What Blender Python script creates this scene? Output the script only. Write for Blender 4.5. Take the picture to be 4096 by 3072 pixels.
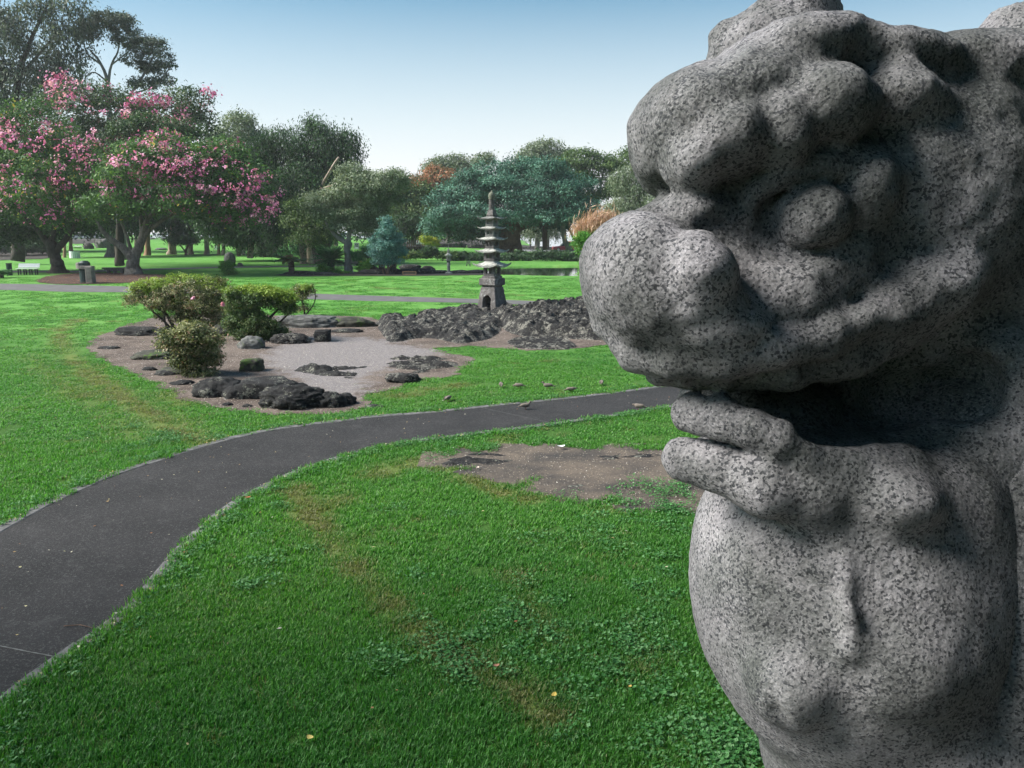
import bpy, math, random
import numpy as np
from mathutils import Vector, Matrix

for o in list(bpy.data.objects): bpy.data.objects.remove(o)
SC = bpy.context.scene
COL = SC.collection
R = math.radians
rng = np.random.default_rng(7)
random.seed(7)

# ------------------------------------------------------------------ camera
CAM_H = 3.2
PITCH = math.atan((1536-930)/3186.0)
cd = bpy.data.cameras.new('camera'); cam = bpy.data.objects.new('camera', cd); COL.objects.link(cam)
cd.sensor_width = 36; cd.lens = 28.0; cd.clip_start = 0.05; cd.clip_end = 6000
cam.location = (0, 0, CAM_H); cam.rotation_euler = (math.pi/2-PITCH, 0, 0)
SC.camera = cam

# ------------------------------------------------------------------ sky, sun, exposure
SUN_EL, SUN_AZ = R(41), R(-94)          # azimuth from +Y, negative = left
w = bpy.data.worlds.new('World'); SC.world = w; w.use_nodes = True
nt = w.node_tree; nt.nodes.clear()
wo = nt.nodes.new('ShaderNodeOutputWorld'); bg = nt.nodes.new('ShaderNodeBackground')
sky = nt.nodes.new('ShaderNodeTexSky'); sky.sky_type = 'NISHITA'; sky.sun_disc = False
sky.sun_elevation = SUN_EL; sky.sun_rotation = SUN_AZ
sky.air_density = 1.0; sky.dust_density = 0.6; sky.ozone_density = 1.6; sky.altitude = 0
tc = nt.nodes.new('ShaderNodeTexCoord'); sx = nt.nodes.new('ShaderNodeSeparateXYZ')
nt.links.new(tc.outputs['Generated'], sx.inputs[0])
rp = nt.nodes.new('ShaderNodeValToRGB')                  # white haze layer low over the horizon
rp.color_ramp.interpolation = 'LINEAR'
e = rp.color_ramp.elements
e[0].position = 0.06; e[0].color = (1, 1, 1, 1)
e[1].position = 0.28; e[1].color = (0, 0, 0, 1)
nt.links.new(sx.outputs['Z'], rp.inputs[0])
mx = nt.nodes.new('ShaderNodeMix'); mx.data_type = 'RGBA'
nt.links.new(rp.outputs[0], mx.inputs['Factor'])
tn = nt.nodes.new('ShaderNodeMix'); tn.data_type = 'RGBA'; tn.blend_type = 'MULTIPLY'; tn.inputs['Factor'].default_value = 1
tn.inputs['B'].default_value = (0.30, 0.50, 0.50, 1)
nt.links.new(sky.outputs[0], tn.inputs['A'])
nt.links.new(tn.outputs['Result'], mx.inputs['A'])
mx.inputs['B'].default_value = (3.8, 3.85, 3.9, 1)
nt.links.new(mx.outputs['Result'], bg.inputs['Color'])
bg.inputs['Strength'].default_value = 0.10
nt.links.new(bg.outputs[0], wo.inputs[0])
sl = bpy.data.lights.new('sun', 'SUN'); sl.energy = 4.0; sl.angle = R(30); sl.color = (1, 0.96, 0.9)
so = bpy.data.objects.new('sun', sl); COL.objects.link(so)
sdir = Vector((math.sin(SUN_AZ)*math.cos(SUN_EL), math.cos(SUN_AZ)*math.cos(SUN_EL), math.sin(SUN_EL)))
so.rotation_euler = sdir.to_track_quat('Z', 'Y').to_euler(); so.location = (-20, 10, 40)
SC.view_settings.view_transform = 'Standard'; SC.view_settings.look = 'None'
SC.view_settings.gamma = 1; SC.view_settings.use_curve_mapping = False
SC.view_settings.exposure = 1.45
SC.cycles.max_bounces = 6; SC.cycles.transparent_max_bounces = 8
SC.cycles.use_denoising = True
try: SC.cycles.use_adaptive_sampling = True; SC.cycles.adaptive_threshold = 0.02
except Exception: pass

# ------------------------------------------------------------------ picture <-> place
F = 3186.0
cp, sp_ = math.cos(PITCH), math.sin(PITCH)
def ray(px, py):
    a = (px-2048)/F; b = -(py-1536)/F
    return np.array([a, cp+b*sp_, -sp_+b*cp])
def at(px, py, D):
    r = ray(px, py); return r*(D/r[1])+np.array([0, 0, CAM_H])
def cam2w(P):
    P = np.asarray(P, float)                 # camera axes: right, up, forward
    return np.stack([P[..., 0], P[..., 2]*cp+P[..., 1]*sp_, CAM_H+P[..., 1]*cp-P[..., 2]*sp_], -1)
def flat(px, py, z=0.0):
    r = ray(px, py); t = (z-CAM_H)/r[2]; p = r*t; return np.array([p[0], p[1], z])
def sm(t): t = np.clip(t, 0, 1); return t*t*(3-2*t)

def seg_dist(P, A, B):
    P = np.asarray(P)[:, None, :]; d = B-A
    t = np.clip(((P-A)*d).sum(-1)/np.maximum((d*d).sum(-1), 1e-9), 0, 1)
    q = A+t[..., None]*d
    return np.sqrt(((P-q)**2).sum(-1)).min(1)
def line_dist(P, pts):
    pts = np.asarray(pts)[:, :2]; return seg_dist(P, pts[:-1], pts[1:])
def poly_sd(P, poly):
    poly = np.asarray(poly)[:, :2]; A = poly; B = np.roll(poly, -1, 0)
    out = np.empty(len(P))
    for i in range(0, len(P), 20000):
        Q = P[i:i+20000]; d = seg_dist(Q, A, B)
        x, y = Q[:, 0][:, None], Q[:, 1][:, None]
        c = ((A[:, 1] > y) != (B[:, 1] > y)) & (x < (B[:, 0]-A[:, 0])*(y-A[:, 1])/(B[:, 1]-A[:, 1]+1e-12)+A[:, 0])
        ins = c.sum(1) % 2 == 1
        out[i:i+20000] = np.where(ins, -d, d)
    return out
def rag_sd(P, poly, rag): return poly_sd(P, poly)+rag*fbm(np.concatenate([P*2.5, np.zeros((len(P), 1))], 1), 4, 3)*2
def smooth_poly(pts, n=4, closed=True):
    pts = np.asarray(pts, float)
    out = []; m = len(pts)
    for i in range(m if closed else m-1):
        p0, p1, p2, p3 = (pts[(i-1) % m], pts[i], pts[(i+1) % m], pts[(i+2) % m]) if closed else (pts[max(i-1, 0)], pts[i], pts[i+1], pts[min(i+2, m-1)])
        for k in range(n):
            t = k/n
            out.append(0.5*((2*p1)+(-p0+p2)*t+(2*p0-5*p1+4*p2-p3)*t*t+(-p0+3*p1-3*p2+p3)*t**3))
    if not closed: out.append(pts[-1])
    return np.array(out)
def fpoly(pts, n=4, closed=True, s=1.0): return smooth_poly([flat(x*s, y*s)[:2] for x, y in pts], n, closed)

K = 4096/2212.0
POND = fpoly([(1905, 1086), (1960, 1072), (2060, 1064), (2300, 1062), (2700, 1062), (3100, 1075), (3100, 1110), (2600, 1106), (2340, 1103), (2150, 1101), (2050, 1098), (1960, 1096)], 3)
def gz(x, y):
    x = np.asarray(x, float); y = np.asarray(y, float)
    d = np.hypot(x, y)
    rise = 1.55*sm((y-84)/105)*(1-sm((x+14)/30))
    shore = -1.3*sm((y-168)/10)*sm((x+10)/14)
    z = rise+shore
    z = z+0.35*sm((y-96)/10)*(1-sm((y-112)/12))*sm((x+2)/8)*(1-sm((x-22)/6))   # mound by the banyan
    m = (y > 50) & (y < 82) & (x > -8)
    if np.any(m):
        P = np.stack([x[m], y[m]], -1); z = np.array(z); s = poly_sd(P, POND)
        z[m] = z[m]-0.55*sm((0.25-s)/0.6)
    return z
def place(px, py):
    r = ray(px, py); c = np.array([0, 0, CAM_H]); t = 1.0
    Y = np.concatenate([np.linspace(3, 60, 1200), np.linspace(60, 240, 1800)])
    t = Y/r[1]; P = c+t[:, None]*r
    g = gz(P[:, 0], P[:, 1]); k = np.argmax(P[:, 2] < g)
    if P[k, 2] >= g[k]: k = len(Y)-1
    p = P[k].copy(); p[2] = g[k]; return p

# ------------------------------------------------------------------ noise
def _h(ix, iy, iz, s):
    n = (ix*374761393+iy*668265263+iz*1274126177+s*951274213) & 0xffffffff
    n = ((n ^ (n >> 13))*1274126177) & 0xffffffff
    n = (n ^ (n >> 16)) & 0xffffff
    return n/float(0xffffff)
def vnoise(P, s=0):
    P = np.asarray(P, float); I = np.floor(P).astype(np.int64); f = P-I; f = f*f*(3-2*f)
    r = 0
    for dx in (0, 1):
        for dy in (0, 1):
            for dz in (0, 1):
                wt = (f[..., 0] if dx else 1-f[..., 0])*(f[..., 1] if dy else 1-f[..., 1])*(f[..., 2] if dz else 1-f[..., 2])
                r = r+wt*_h(I[..., 0]+dx, I[..., 1]+dy, I[..., 2]+dz, s)
    return r*2-1
def fbm(P, o=4, s=0, g=0.5):
    a, t, r = 1, 0, 0
    for k in range(o):
        r = r+a*vnoise(np.asarray(P)*2**k+17.3*k, s+k); t += a; a *= g
    return r/t
def cell(P, s=0):
    P = np.asarray(P, float); I = np.floor(P).astype(np.int64)
    b1 = np.full(P.shape[:-1], 9.0); b2 = b1.copy()
    for dx in (-1, 0, 1):
        for dy in (-1, 0, 1):
            for dz in (-1, 0, 1):
                J = I+np.array([dx, dy, dz])
                q = np.stack([J[..., k]+_h(J[..., 0], J[..., 1], J[..., 2], s+k*7) for k in range(3)], -1)
                d = np.sqrt(((P-q)**2).sum(-1))
                b2 = np.minimum(b2, np.maximum(b1, d)); b1 = np.minimum(b1, d)
    return b1, b2

# ------------------------------------------------------------------ mesh + object helpers
def mesh(name, V, Fc, mats=None, smooth=False, attrs=None, mi=None):
    me = bpy.data.meshes.new(name)
    V = np.asarray(V, np.float32)
    if isinstance(Fc, np.ndarray):
        n, k = Fc.shape
        me.vertices.add(len(V)); me.vertices.foreach_set('co', V.ravel())
        me.loops.add(n*k); me.loops.foreach_set('vertex_index', Fc.astype(np.int32).ravel())
        me.polygons.add(n); me.polygons.foreach_set('loop_start', np.arange(0, n*k, k, dtype=np.int32))
        try: me.polygons.foreach_set('loop_total', np.full(n, k, np.int32))
        except Exception: pass
        me.update(calc_edges=True)
    else:
        me.from_pydata(V.tolist(), [], Fc)
    if smooth: me.polygons.foreach_set('use_smooth', np.ones(len(me.polygons), bool))
    for a, v in (attrs or {}).items():
        at_ = me.attributes.new(a, 'FLOAT', 'POINT'); at_.data.foreach_set('value', np.asarray(v, np.float32))
    for m in (mats if isinstance(mats, (list, tuple)) else [mats]):
        if m: me.materials.append(m)
    if mi is not None: me.polygons.foreach_set('material_index', np.asarray(mi, np.int32))
    return me
ORG = {}
def thing(name, label, cat, loc, group=None):
    o = bpy.data.objects.new(name, None); COL.objects.link(o); o.location = Vector([float(c) for c in loc]); o.empty_display_size = 0.2
    o['label'] = label; o['category'] = cat
    if group: o['group'] = group
    ORG[o.name] = np.array(loc, float); return o
def add(name, V, Fc, m, parent=None, smooth=False, attrs=None, mi=None, label=None, cat=None, group=None, kind=None):
    V = np.asarray(V, float)
    org = ORG[parent.name] if parent is not None else None
    if org is not None: V = V-org
    elif cat:
        c = np.array([V[:, 0].mean(), V[:, 1].mean(), V[:, 2].min()]); V = V-c
    o = bpy.data.objects.new(name, mesh(name, V, Fc, m, smooth, attrs, mi)); COL.objects.link(o)
    if parent is not None: o.parent = parent; ORG[o.name] = org
    elif cat: o.location = c; ORG[o.name] = c
    else: ORG[o.name] = np.zeros(3)
    if label: o['label'] = label
    if cat: o['category'] = cat
    if group: o['group'] = group
    if kind: o['kind'] = kind
    return o
def copy_tree(src, loc, rz, scale=1.0, label=None, name=None):
    r = src.copy(); COL.objects.link(r); r.location = Vector([float(c) for c in loc]); r.rotation_euler = (0, 0, rz)
    r.scale = (scale,)*3 if not hasattr(scale, '__len__') else scale
    if label: r['label'] = label
    for ch in list(src.children):
        c = ch.copy(); COL.objects.link(c); c.parent = r
        for g in list(ch.children):
            d = g.copy(); COL.objects.link(d); d.parent = c
    return r
class MB:
    def __init__(s): s.V = []; s.F = []; s.n = 0
    def put(s, V, Fc):
        V = np.asarray(V, float)
        s.F += [tuple(int(i)+s.n for i in f) for f in Fc]; s.V.append(V); s.n += len(V); return s
    def box(s, c, size, rz=0, taper=1.0, bev=0.0):
        c = np.array(c, float); h = np.array(size, float)/2
        if bev > 0:
            b = min(bev, h.min()*0.9); V = []
            for z, k in ((-h[2], b), (-h[2]+b, 0), (h[2]-b, 0), (h[2], b)):
                t = 1 if z < 0 else taper
                X, Y = h[0]*t-k, h[1]*t-k
                for x, y in ((-X, -Y+b), (-X+b, -Y), (X-b, -Y), (X, -Y+b), (X, Y-b), (X-b, Y), (-X+b, Y), (-X, Y-b)): V.append((x, y, z))
            Fc = [tuple(range(7, -1, -1)), tuple(range(24, 32))]
            for r in range(3):
                for i in range(8): j = (i+1) % 8; Fc.append((r*8+i, r*8+j, r*8+8+j, r*8+8+i))
            V = np.array(V)
        else:
            V = np.array([(x*h[0]*(taper if z > 0 else 1), y*h[1]*(taper if z > 0 else 1), z*h[2]) for z in (-1, 1) for x, y in ((-1, -1), (1, -1), (1, 1), (-1, 1))])
            Fc = [(3, 2, 1, 0), (4, 5, 6, 7), (0, 1, 5, 4), (1, 2, 6, 5), (2, 3, 7, 6), (3, 0, 4, 7)]
        ca, sa = math.cos(rz), math.sin(rz)
        V = V@np.array([[ca, sa, 0], [-sa, ca, 0], [0, 0, 1]])+c
        return s.put(V, Fc)
    def lathe(s, prof, c, n=16, ang0=0.0, sq=None):
        c = np.array(c, float); V = []; 
        for r, z in prof:
            for i in range(n):
                a = ang0+2*math.pi*i/n; V.append((r*math.cos(a), r*math.sin(a), z))
        Fc = []
        for k in range(len(prof)-1):
            for i in range(n):
                j = (i+1) % n; Fc.append((k*n+i, k*n+j, (k+1)*n+j, (k+1)*n+i))
        Fc.append(tuple(range(n-1, -1, -1))); Fc.append(tuple(range((len(prof)-1)*n, len(prof)*n)))
        return s.put(np.array(V)+c, Fc)
    def tube(s, pts, rad, n=8, rough=0.0, seed=0):
        pts = np.asarray(pts, float); m = len(pts); rad = np.broadcast_to(np.asarray(rad, float), (m,))
        T = np.gradient(pts, axis=0); T /= np.linalg.norm(T, axis=1)[:, None]+1e-9
        up = np.array([0, 0, 1.0]) if abs(T[0][2]) < .9 else np.array([1.0, 0, 0])
        V = []
        u = np.cross(T[0], up); u /= np.linalg.norm(u)
        for i in range(m):
            u = u-T[i]*np.dot(u, T[i]); u /= np.linalg.norm(u)+1e-9; v = np.cross(T[i], u)
            for k in range(n):
                a = 2*math.pi*k/n; rr = rad[i]
                if rough: rr *= 1+rough*(_h(np.int64(k), np.int64(i//2), np.int64(seed), 3)-.5)*2
                V.append(pts[i]+rr*(math.cos(a)*u+math.sin(a)*v))
        Fc = [(i*n+k, i*n+(k+1) % n, (i+1)*n+(k+1) % n, (i+1)*n+k) for i in range(m-1) for k in range(n)]
        Fc.append(tuple(range(n-1, -1, -1))); Fc.append(tuple(range((m-1)*n, m*n)))
        return s.put(V, Fc)
    def add(s, name, m, parent=None, **k):
        return add(name, np.concatenate(s.V), s.F, m, parent, **k)

# ------------------------------------------------------------------ materials
def M(name):
    m = bpy.data.materials.new(name); m.use_nodes = True; t = m.node_tree; t.nodes.clear()
    o = t.nodes.new('ShaderNodeOutputMaterial'); b = t.nodes.new('ShaderNodeBsdfPrincipled')
    t.links.new(b.outputs[0], o.inputs[0]); b.inputs['Roughness'].default_value = 0.8
    b.inputs['Specular IOR Level'].default_value = 0.3
    return m, t, b, o
def N(t, kind, **k):
    n = t.nodes.new('ShaderNode'+kind)
    for a, v in k.items():
        if a.startswith('i_'):
            key = a[2:].replace('_', ' '); n.inputs[int(key) if key.isdigit() else key].default_value = v
        else: setattr(n, a, v)
    return n
def noise(t, scale, detail=4, rough=0.55, vec=None, dist=0.0, col=False):
    n = N(t, 'TexNoise'); n.inputs['Scale'].default_value = scale; n.inputs['Detail'].default_value = detail; n.inputs['Roughness'].default_value = rough; n.inputs['Distortion'].default_value = dist
    if vec is not None: t.links.new(vec, n.inputs['Vector'])
    return n.outputs['Fac']
def ramp(t, fac, stops, interp='LINEAR'):
    r = N(t, 'ValToRGB'); r.color_ramp.interpolation = interp; e = r.color_ramp.elements
    while len(e) < len(stops): e.new(0.5)
    for el, (p, c) in zip(e, stops):
        el.position = p; el.color = (*c, 1) if len(c) == 3 else c
    t.links.new(fac, r.inputs[0]); return r.outputs[0]
def mix(t, fac, a, b, mode='MIX'):
    m = N(t, 'Mix', data_type='RGBA', blend_type=mode)
    for s, v in (('Factor', fac), ('A', a), ('B', b)):
        if hasattr(v, 'is_linked') or hasattr(v, 'links'): t.links.new(v, m.inputs[s])
        elif s == 'Factor': m.inputs[s].default_value = v
        else: m.inputs[s].default_value = (*v, 1)
    return m.outputs['Result']
def math_(t, op, a, b=None, c=None):
    m = N(t, 'Math', operation=op)
    for i, v in enumerate((a, b, c)):
        if v is None: continue
        if hasattr(v, 'links'): t.links.new(v, m.inputs[i])
        else: m.inputs[i].default_value = v
    return m.outputs[0]
def pos(t, obj=False):
    if obj: return N(t, 'TexCoord').outputs['Object']
    return N(t, 'NewGeometry').outputs['Position']
def bump(t, h, b, strength=0.5, dist=0.02):
    n = N(t, 'Bump'); n.inputs['Strength'].default_value = strength; n.inputs['Distance'].default_value = dist
    t.links.new(h, n.inputs['Height']); t.links.new(n.outputs[0], b.inputs['Normal'])
def attr(t, name, kind='GEOMETRY'):
    a = N(t, 'Attribute', attribute_name=name, attribute_type=kind); return a.outputs['Fac']
def plain(name, c, rough=0.6, metal=0.0, var=0.15, sc=8.0, bmp=0.0, spec=0.3):
    m, t, b, o = M(name)
    p = pos(t, True); n = noise(t, sc, 5, vec=p)
    t.links.new(ramp(t, n, [(0.3, tuple(x*(1-var) for x in c)), (0.7, tuple(min(1, x*(1+var)) for x in c))]), b.inputs['Base Color'])
    b.inputs['Roughness'].default_value = rough; b.inputs['Metallic'].default_value = metal; b.inputs['Specular IOR Level'].default_value = spec
    if bmp: bump(t, noise(t, sc*6, 4, vec=p), b, bmp, 0.01)
    return m
def leafmat(name, stops, trans=0.3, rough=0.55, spec=0.25):
    m, t, b, o = M(name)
    c = ramp(t, attr(t, 'tint'), stops)
    t.links.new(c, b.inputs['Base Color']); b.inputs['Roughness'].default_value = rough; b.inputs['Specular IOR Level'].default_value = spec
    tr = N(t, 'BsdfTranslucent'); t.links.new(mix(t, 0.5, c, (1, 1, 0.35), 'MULTIPLY'), tr.inputs['Color'])
    ms = N(t, 'MixShader'); ms.inputs[0].default_value = trans
    t.links.new(b.outputs[0], ms.inputs[1]); t.links.new(tr.outputs[0], ms.inputs[2]); t.links.new(ms.outputs[0], o.inputs[0])
    return m
def bark(name, a, c, sc=3.0, bmp=0.8, stretch=0.25):
    m, t, b, o = M(name)
    mp = N(t, 'Mapping'); mp.inputs['Scale'].default_value = (1, 1, stretch); t.links.new(pos(t), mp.inputs['Vector'])
    n = noise(t, sc*3, 6, 0.65, vec=mp.outputs[0], dist=0.6)
    n2 = noise(t, sc*0.5, 3, vec=pos(t))
    k = math_(t, 'ADD', math_(t, 'MULTIPLY', n, 0.65), math_(t, 'MULTIPLY', n2, 0.35))
    t.links.new(ramp(t, k, [(0.38, a), (0.62, c)]), b.inputs['Base Color']); b.inputs['Roughness'].default_value = 0.9
    bump(t, n, b, bmp, 0.05); return m
def stone(name, dark, mid, light, sc=6.0, bmp=0.8, lich=0.62, lcol=(0.42, 0.42, 0.36), bd=0.03):
    m, t, b, o = M(name)
    p = pos(t); n = noise(t, sc, 8, 0.68, vec=p); n2 = noise(t, sc*0.35, 4, 0.6, vec=p); n3 = noise(t, sc*2.2, 6, 0.7, vec=p, dist=0.5)
    c = ramp(t, n, [(0.3, dark), (0.5, mid), (0.7, light)])
    l = ramp(t, math_(t, 'ADD', math_(t, 'MULTIPLY', n2, 0.5), math_(t, 'MULTIPLY', n3, 0.5)), [(lich-0.03, (0, 0, 0)), (lich+0.03, (1, 1, 1))])
    t.links.new(mix(t, l, c, lcol), b.inputs['Base Color']); b.inputs['Roughness'].default_value = 0.92
    bump(t, math_(t, 'ADD', n, math_(t, 'MULTIPLY', n3, 0.5)), b, bmp, bd); return m
# ------------------------------------------------------------------ lawn, paths, beds
TRACKS = [  # worn dry lines in the turf: picture polyline, half width in m, strength
    ([(330, 1275), (250, 1315), (240, 1360), (300, 1450), (420, 1540), (560, 1630), (700, 1710), (820, 1770)], 0.30, 0.85),
    ([(110, 1420), (260, 1540), (420, 1660), (560, 1760)], 0.35, 0.35),
    ([(1190, 1960), (1240, 2080), (1400, 2260), (1560, 2430), (1760, 2600), (2000, 2720), (2200, 2860)], 0.22, 0.75),
    ([(1500, 1900), (1640, 1860), (1760, 1870), (1900, 1930), (2100, 2000)], 0.30, 0.7),
    ([(2050, 2290), (2130, 2450), (2200, 2560)], 0.18, 0.5),
    ([(1240, 1186), (1600, 1190), (2000, 1199), (2500, 1215)], 0.8, 0.55),
    ([(560, 1150), (800, 1158), (1240, 1172)], 0.5, 0.35),
    ([(1480, 1560), (1560, 1590), (1700, 1560), (1850, 1540)], 0.35, 0.6),
    ([(1300, 2200), (1440, 2150)], 0.25, 0.4),
]
TRK = [(fpoly(p, 4, False), wd, s) for p, wd, s in TRACKS]
def dryness(P):
    P3 = np.concatenate([P, np.zeros((len(P), 1))], 1)
    nz = fbm(P3*0.9, 3, 5); nf = fbm(P3*4.0, 3, 9)
    d = np.zeros(len(P))
    for pts, wd, s in TRK:
        dd = line_dist(P, pts)/wd
        d = np.maximum(d, s*np.exp(-(dd*(1-0.35*nz))**2)*(0.75+0.6*nf))
    d = np.maximum(d, 0.5*sm((nz-0.28)/0.4)*sm((P[:, 1]-2)/4))
    return np.clip(d, 0, 1)

m_lawn, t, b, o = M('turf')
p = pos(t)
mp = N(t, 'Mapping'); mp.inputs['Scale'].default_value = (1, 0.35, 1); t.links.new(p, mp.inputs['Vector'])
na = noise(t, 0.35, 4, vec=p); nb = noise(t, 3.0, 4, 0.7, vec=mp.outputs[0]); nc = noise(t, 38, 3, 0.8, vec=p)
c = ramp(t, math_(t, 'ADD', math_(t, 'MULTIPLY', na, 0.5), math_(t, 'MULTIPLY', nb, 0.5)), [(0.32, (0.050, 0.15, 0.026)), (0.5, (0.085, 0.215, 0.042)), (0.68, (0.135, 0.285, 0.07))])
c = mix(t, ramp(t, nc, [(0.35, (0, 0, 0)), (0.75, (1, 1, 1))]), c, (1.5, 1.5, 1.5), 'MULTIPLY')
c = mix(t, attr(t, 'thatch'), c, (0.048, 0.105, 0.022))
c = mix(t, attr(t, 'dry'), c, (0.18, 0.19, 0.06))
t.links.new(c, b.inputs['Base Color']); b.inputs['Roughness'].default_value = 0.9; b.inputs['Specular IOR Level'].default_value = 0.1
bump(t, math_(t, 'ADD', nc, math_(t, 'MULTIPLY', nb, 0.6)), b, 0.9, 0.04)

rad = np.concatenate([[0.01, 0.6], np.geomspace(1.0, 50, 190), np.arange(50.35, 80, 0.35), np.geomspace(80.3, 420, 90), [600, 1000, 2000, 4500]])
ang = np.concatenate([np.arange(-44, 44.01, 0.26), np.arange(48, 313, 4)])
A, Rr = np.meshgrid(np.radians(ang), rad)
X = (Rr*np.sin(A)).ravel(); Y = (Rr*np.cos(A)).ravel(); Z = gz(X, Y)
far = np.hypot(X, Y) > 500; Z[far] = -1.5
Z = Z-3.5*(((np.hypot(X, Y) > 190) & (np.abs(X) > 1e9)))
na_, nr_ = len(ang), len(rad)
ii, jj = np.meshgrid(np.arange(nr_-1), np.arange(na_), indexing='ij'); j2 = (jj+1) % na_
FQ = np.stack([ii*na_+jj, (ii+1)*na_+jj, (ii+1)*na_+j2, ii*na_+j2], -1).reshape(-1, 4)[:, ::-1]
P2 = np.stack([X, Y], -1); near = np.hypot(X, Y) < 90
dry = np.zeros(len(X)); dry[near] = dryness(P2[near])
add('lawn', np.stack([X, Y, Z], -1), FQ, m_lawn, smooth=True, attrs={'dry': dry*0.8, 'thatch': .8*(1-sm((Y-12)/20))}, kind='structure')

def sheet(name, poly, res, z, m, attrs=None, rag=0.05, **k):
    x0, y0 = poly.min(0); x1, y1 = poly.max(0)
    nx, ny = int((x1-x0)/res)+3, int((y1-y0)/res)+3
    gx, gy = np.meshgrid(x0-res+np.arange(nx)*res, y0-res+np.arange(ny)*res, indexing='ij')
    P = np.stack([gx.ravel(), gy.ravel()], -1)
    P += (rng.random(P.shape)-.5)*res*0.5
    C = P.reshape(nx, ny, 2); cc = (C[:-1, :-1]+C[1:, 1:])/2; cc = cc.reshape(-1, 2)
    s = poly_sd(cc, poly)+rag*fbm(np.concatenate([cc*2.5, np.zeros((len(cc), 1))], 1), 4, 3)*2
    keep = s < 0
    i, j = np.meshgrid(np.arange(nx-1), np.arange(ny-1), indexing='ij')
    Fq = np.stack([i*ny+j, (i+1)*ny+j, (i+1)*ny+j+1, i*ny+j+1], -1).reshape(-1, 4)[keep]
    u, inv = np.unique(Fq, return_inverse=True); P = P[u]
    zz = (z(P) if callable(z) else z)+gz(P[:, 0], P[:, 1])
    return add(name, np.concatenate([P, zz[:, None]], 1), inv.reshape(-1, 4), m, smooth=True, attrs={a: f(P) for a, f in (attrs or {}).items()}, **k)

BED = fpoly([(360, 1370), (380, 1350), (460, 1320), (540, 1290), (640, 1268), (800, 1258), (1100, 1262), (1280, 1262), (1480, 1270), (1560, 1278), (1900, 1236), (2150, 1232), (2500, 1240), (2640, 1280), (2620, 1345), (2560, 1360), (2300, 1396), (2080, 1400), (1900, 1385), (1760, 1392), (1740, 1400), (1880, 1430), (1890, 1460), (1820, 1500), (1680, 1525), (1560, 1560), (1470, 1580), (1480, 1612), (1430, 1640), (1300, 1655), (1050, 1655), (860, 1630), (700, 1580), (560, 1510), (430, 1450), (365, 1400)], 3)
GRAV = fpoly([(1130, 1372), (1300, 1345), (1480, 1350), (1560, 1362), (1700, 1395), (1800, 1395), (1700, 1440), (1500, 1500), (1480, 1570), (1400, 1600), (1250, 1560), (1120, 1500), (1040, 1440)], 3)
DIRT = fpoly([(1690, 1850), (1730, 1815), (1850, 1785), (2050, 1780), (2250, 1778), (2500, 1780), (2720, 1785), (3000, 1800), (3100, 1900), (3050, 2010), (2800, 2062), (2640, 2060), (2450, 2040), (2320, 2010), (2180, 1965), (2000, 1925), (1800, 1890)], 3)
MULCH = fpoly([(150, 1122), (200, 1105), (330, 1093), (520, 1094), (640, 1100), (740, 1103), (760, 1112), (660, 1125), (500, 1133), (300, 1138), (170, 1133)], 3)

def groundmat(name, base, chips, chipcol, sc=30, dirt=(0.07, 0.055, 0.045), grav=None, green=0.0):
    m, t, b, o = M(name); p = pos(t)
    n = noise(t, 1.1, 5, 0.6, vec=p); n2 = noise(t, sc, 4, 0.8, vec=p)
    v = N(t, 'TexVoronoi'); v.inputs['Scale'].default_value = sc*1.3; t.links.new(p, v.inputs['Vector'])
    c = ramp(t, n, [(0.35, dirt), (0.62, base)])
    if grav is not None:
        g = attr(t, 'grav'); gc = ramp(t, n2, [(0.3, tuple(x*0.6 for x in grav)), (0.7, tuple(x*1.25 for x in grav))])
        g2 = ramp(t, math_(t, 'ADD', g, math_(t, 'MULTIPLY', math_(t, 'SUBTRACT', noise(t, 1.8, 7, 0.75, vec=p), 0.5), 1.9)), [(0.40, (0, 0, 0)), (0.72, (1, 1, 1))])
        c = mix(t, g2, c, gc)
    if green:
        c = mix(t, ramp(t, noise(t, 2.3, 6, 0.7, vec=p), [(1-green-0.06, (0, 0, 0)), (1-green+0.04, (1, 1, 1))]), c, (0.075, 0.13, 0.03))
    sp = N(t, 'SeparateColor'); t.links.new(v.outputs['Color'], sp.inputs[0])
    k = ramp(t, sp.outputs[0], [(1-chips, (0, 0, 0)), (1-chips+0.02, (1, 1, 1))], 'LINEAR')
    k2 = ramp(t, v.outputs['Distance'], [(0.30, (1, 1, 1)), (0.42, (0, 0, 0))])
    c = mix(t, math_(t, 'MULTIPLY', k, k2), c, chipcol)
    c = mix(t, 0.7, c, ramp(t, n2, [(0.3, (0.55, 0.55, 0.55)), (0.7, (1.3, 1.3, 1.3))]), 'MULTIPLY')
    t.links.new(c, b.inputs['Base Color']); b.inputs['Roughness'].default_value = 0.95
    bump(t, math_(t, 'ADD', n2, k), b, 1.0, 0.02); return m
m_bed = groundmat('bed_litter', (0.155, 0.12, 0.10), 0.20, (0.42, 0.36, 0.30), 26, dirt=(0.075, 0.055, 0.045), grav=(0.215, 0.193, 0.19), green=0.30)
m_dirt = groundmat('bare_dirt', (0.145, 0.115, 0.09), 0.10, (0.33, 0.27, 0.2), 30, dirt=(0.05, 0.045, 0.042), green=0.3)
m_mulch = groundmat('leaf_mulch', (0.075, 0.038, 0.026), 0.05, (0.35, 0.17, 0.06), 9, dirt=(0.04, 0.02, 0.016))
wob = lambda P: 0.010+0.006*fbm(np.concatenate([P*1.3, np.zeros((len(P), 1))], 1), 3, 8)
sheet('gravel_bed', BED, 0.07, wob, m_bed, rag=0.12, attrs={'grav': lambda P: 0.5+np.clip(-poly_sd(P, GRAV)/1.8, -0.5, 0.5)}, kind='structure')
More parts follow.
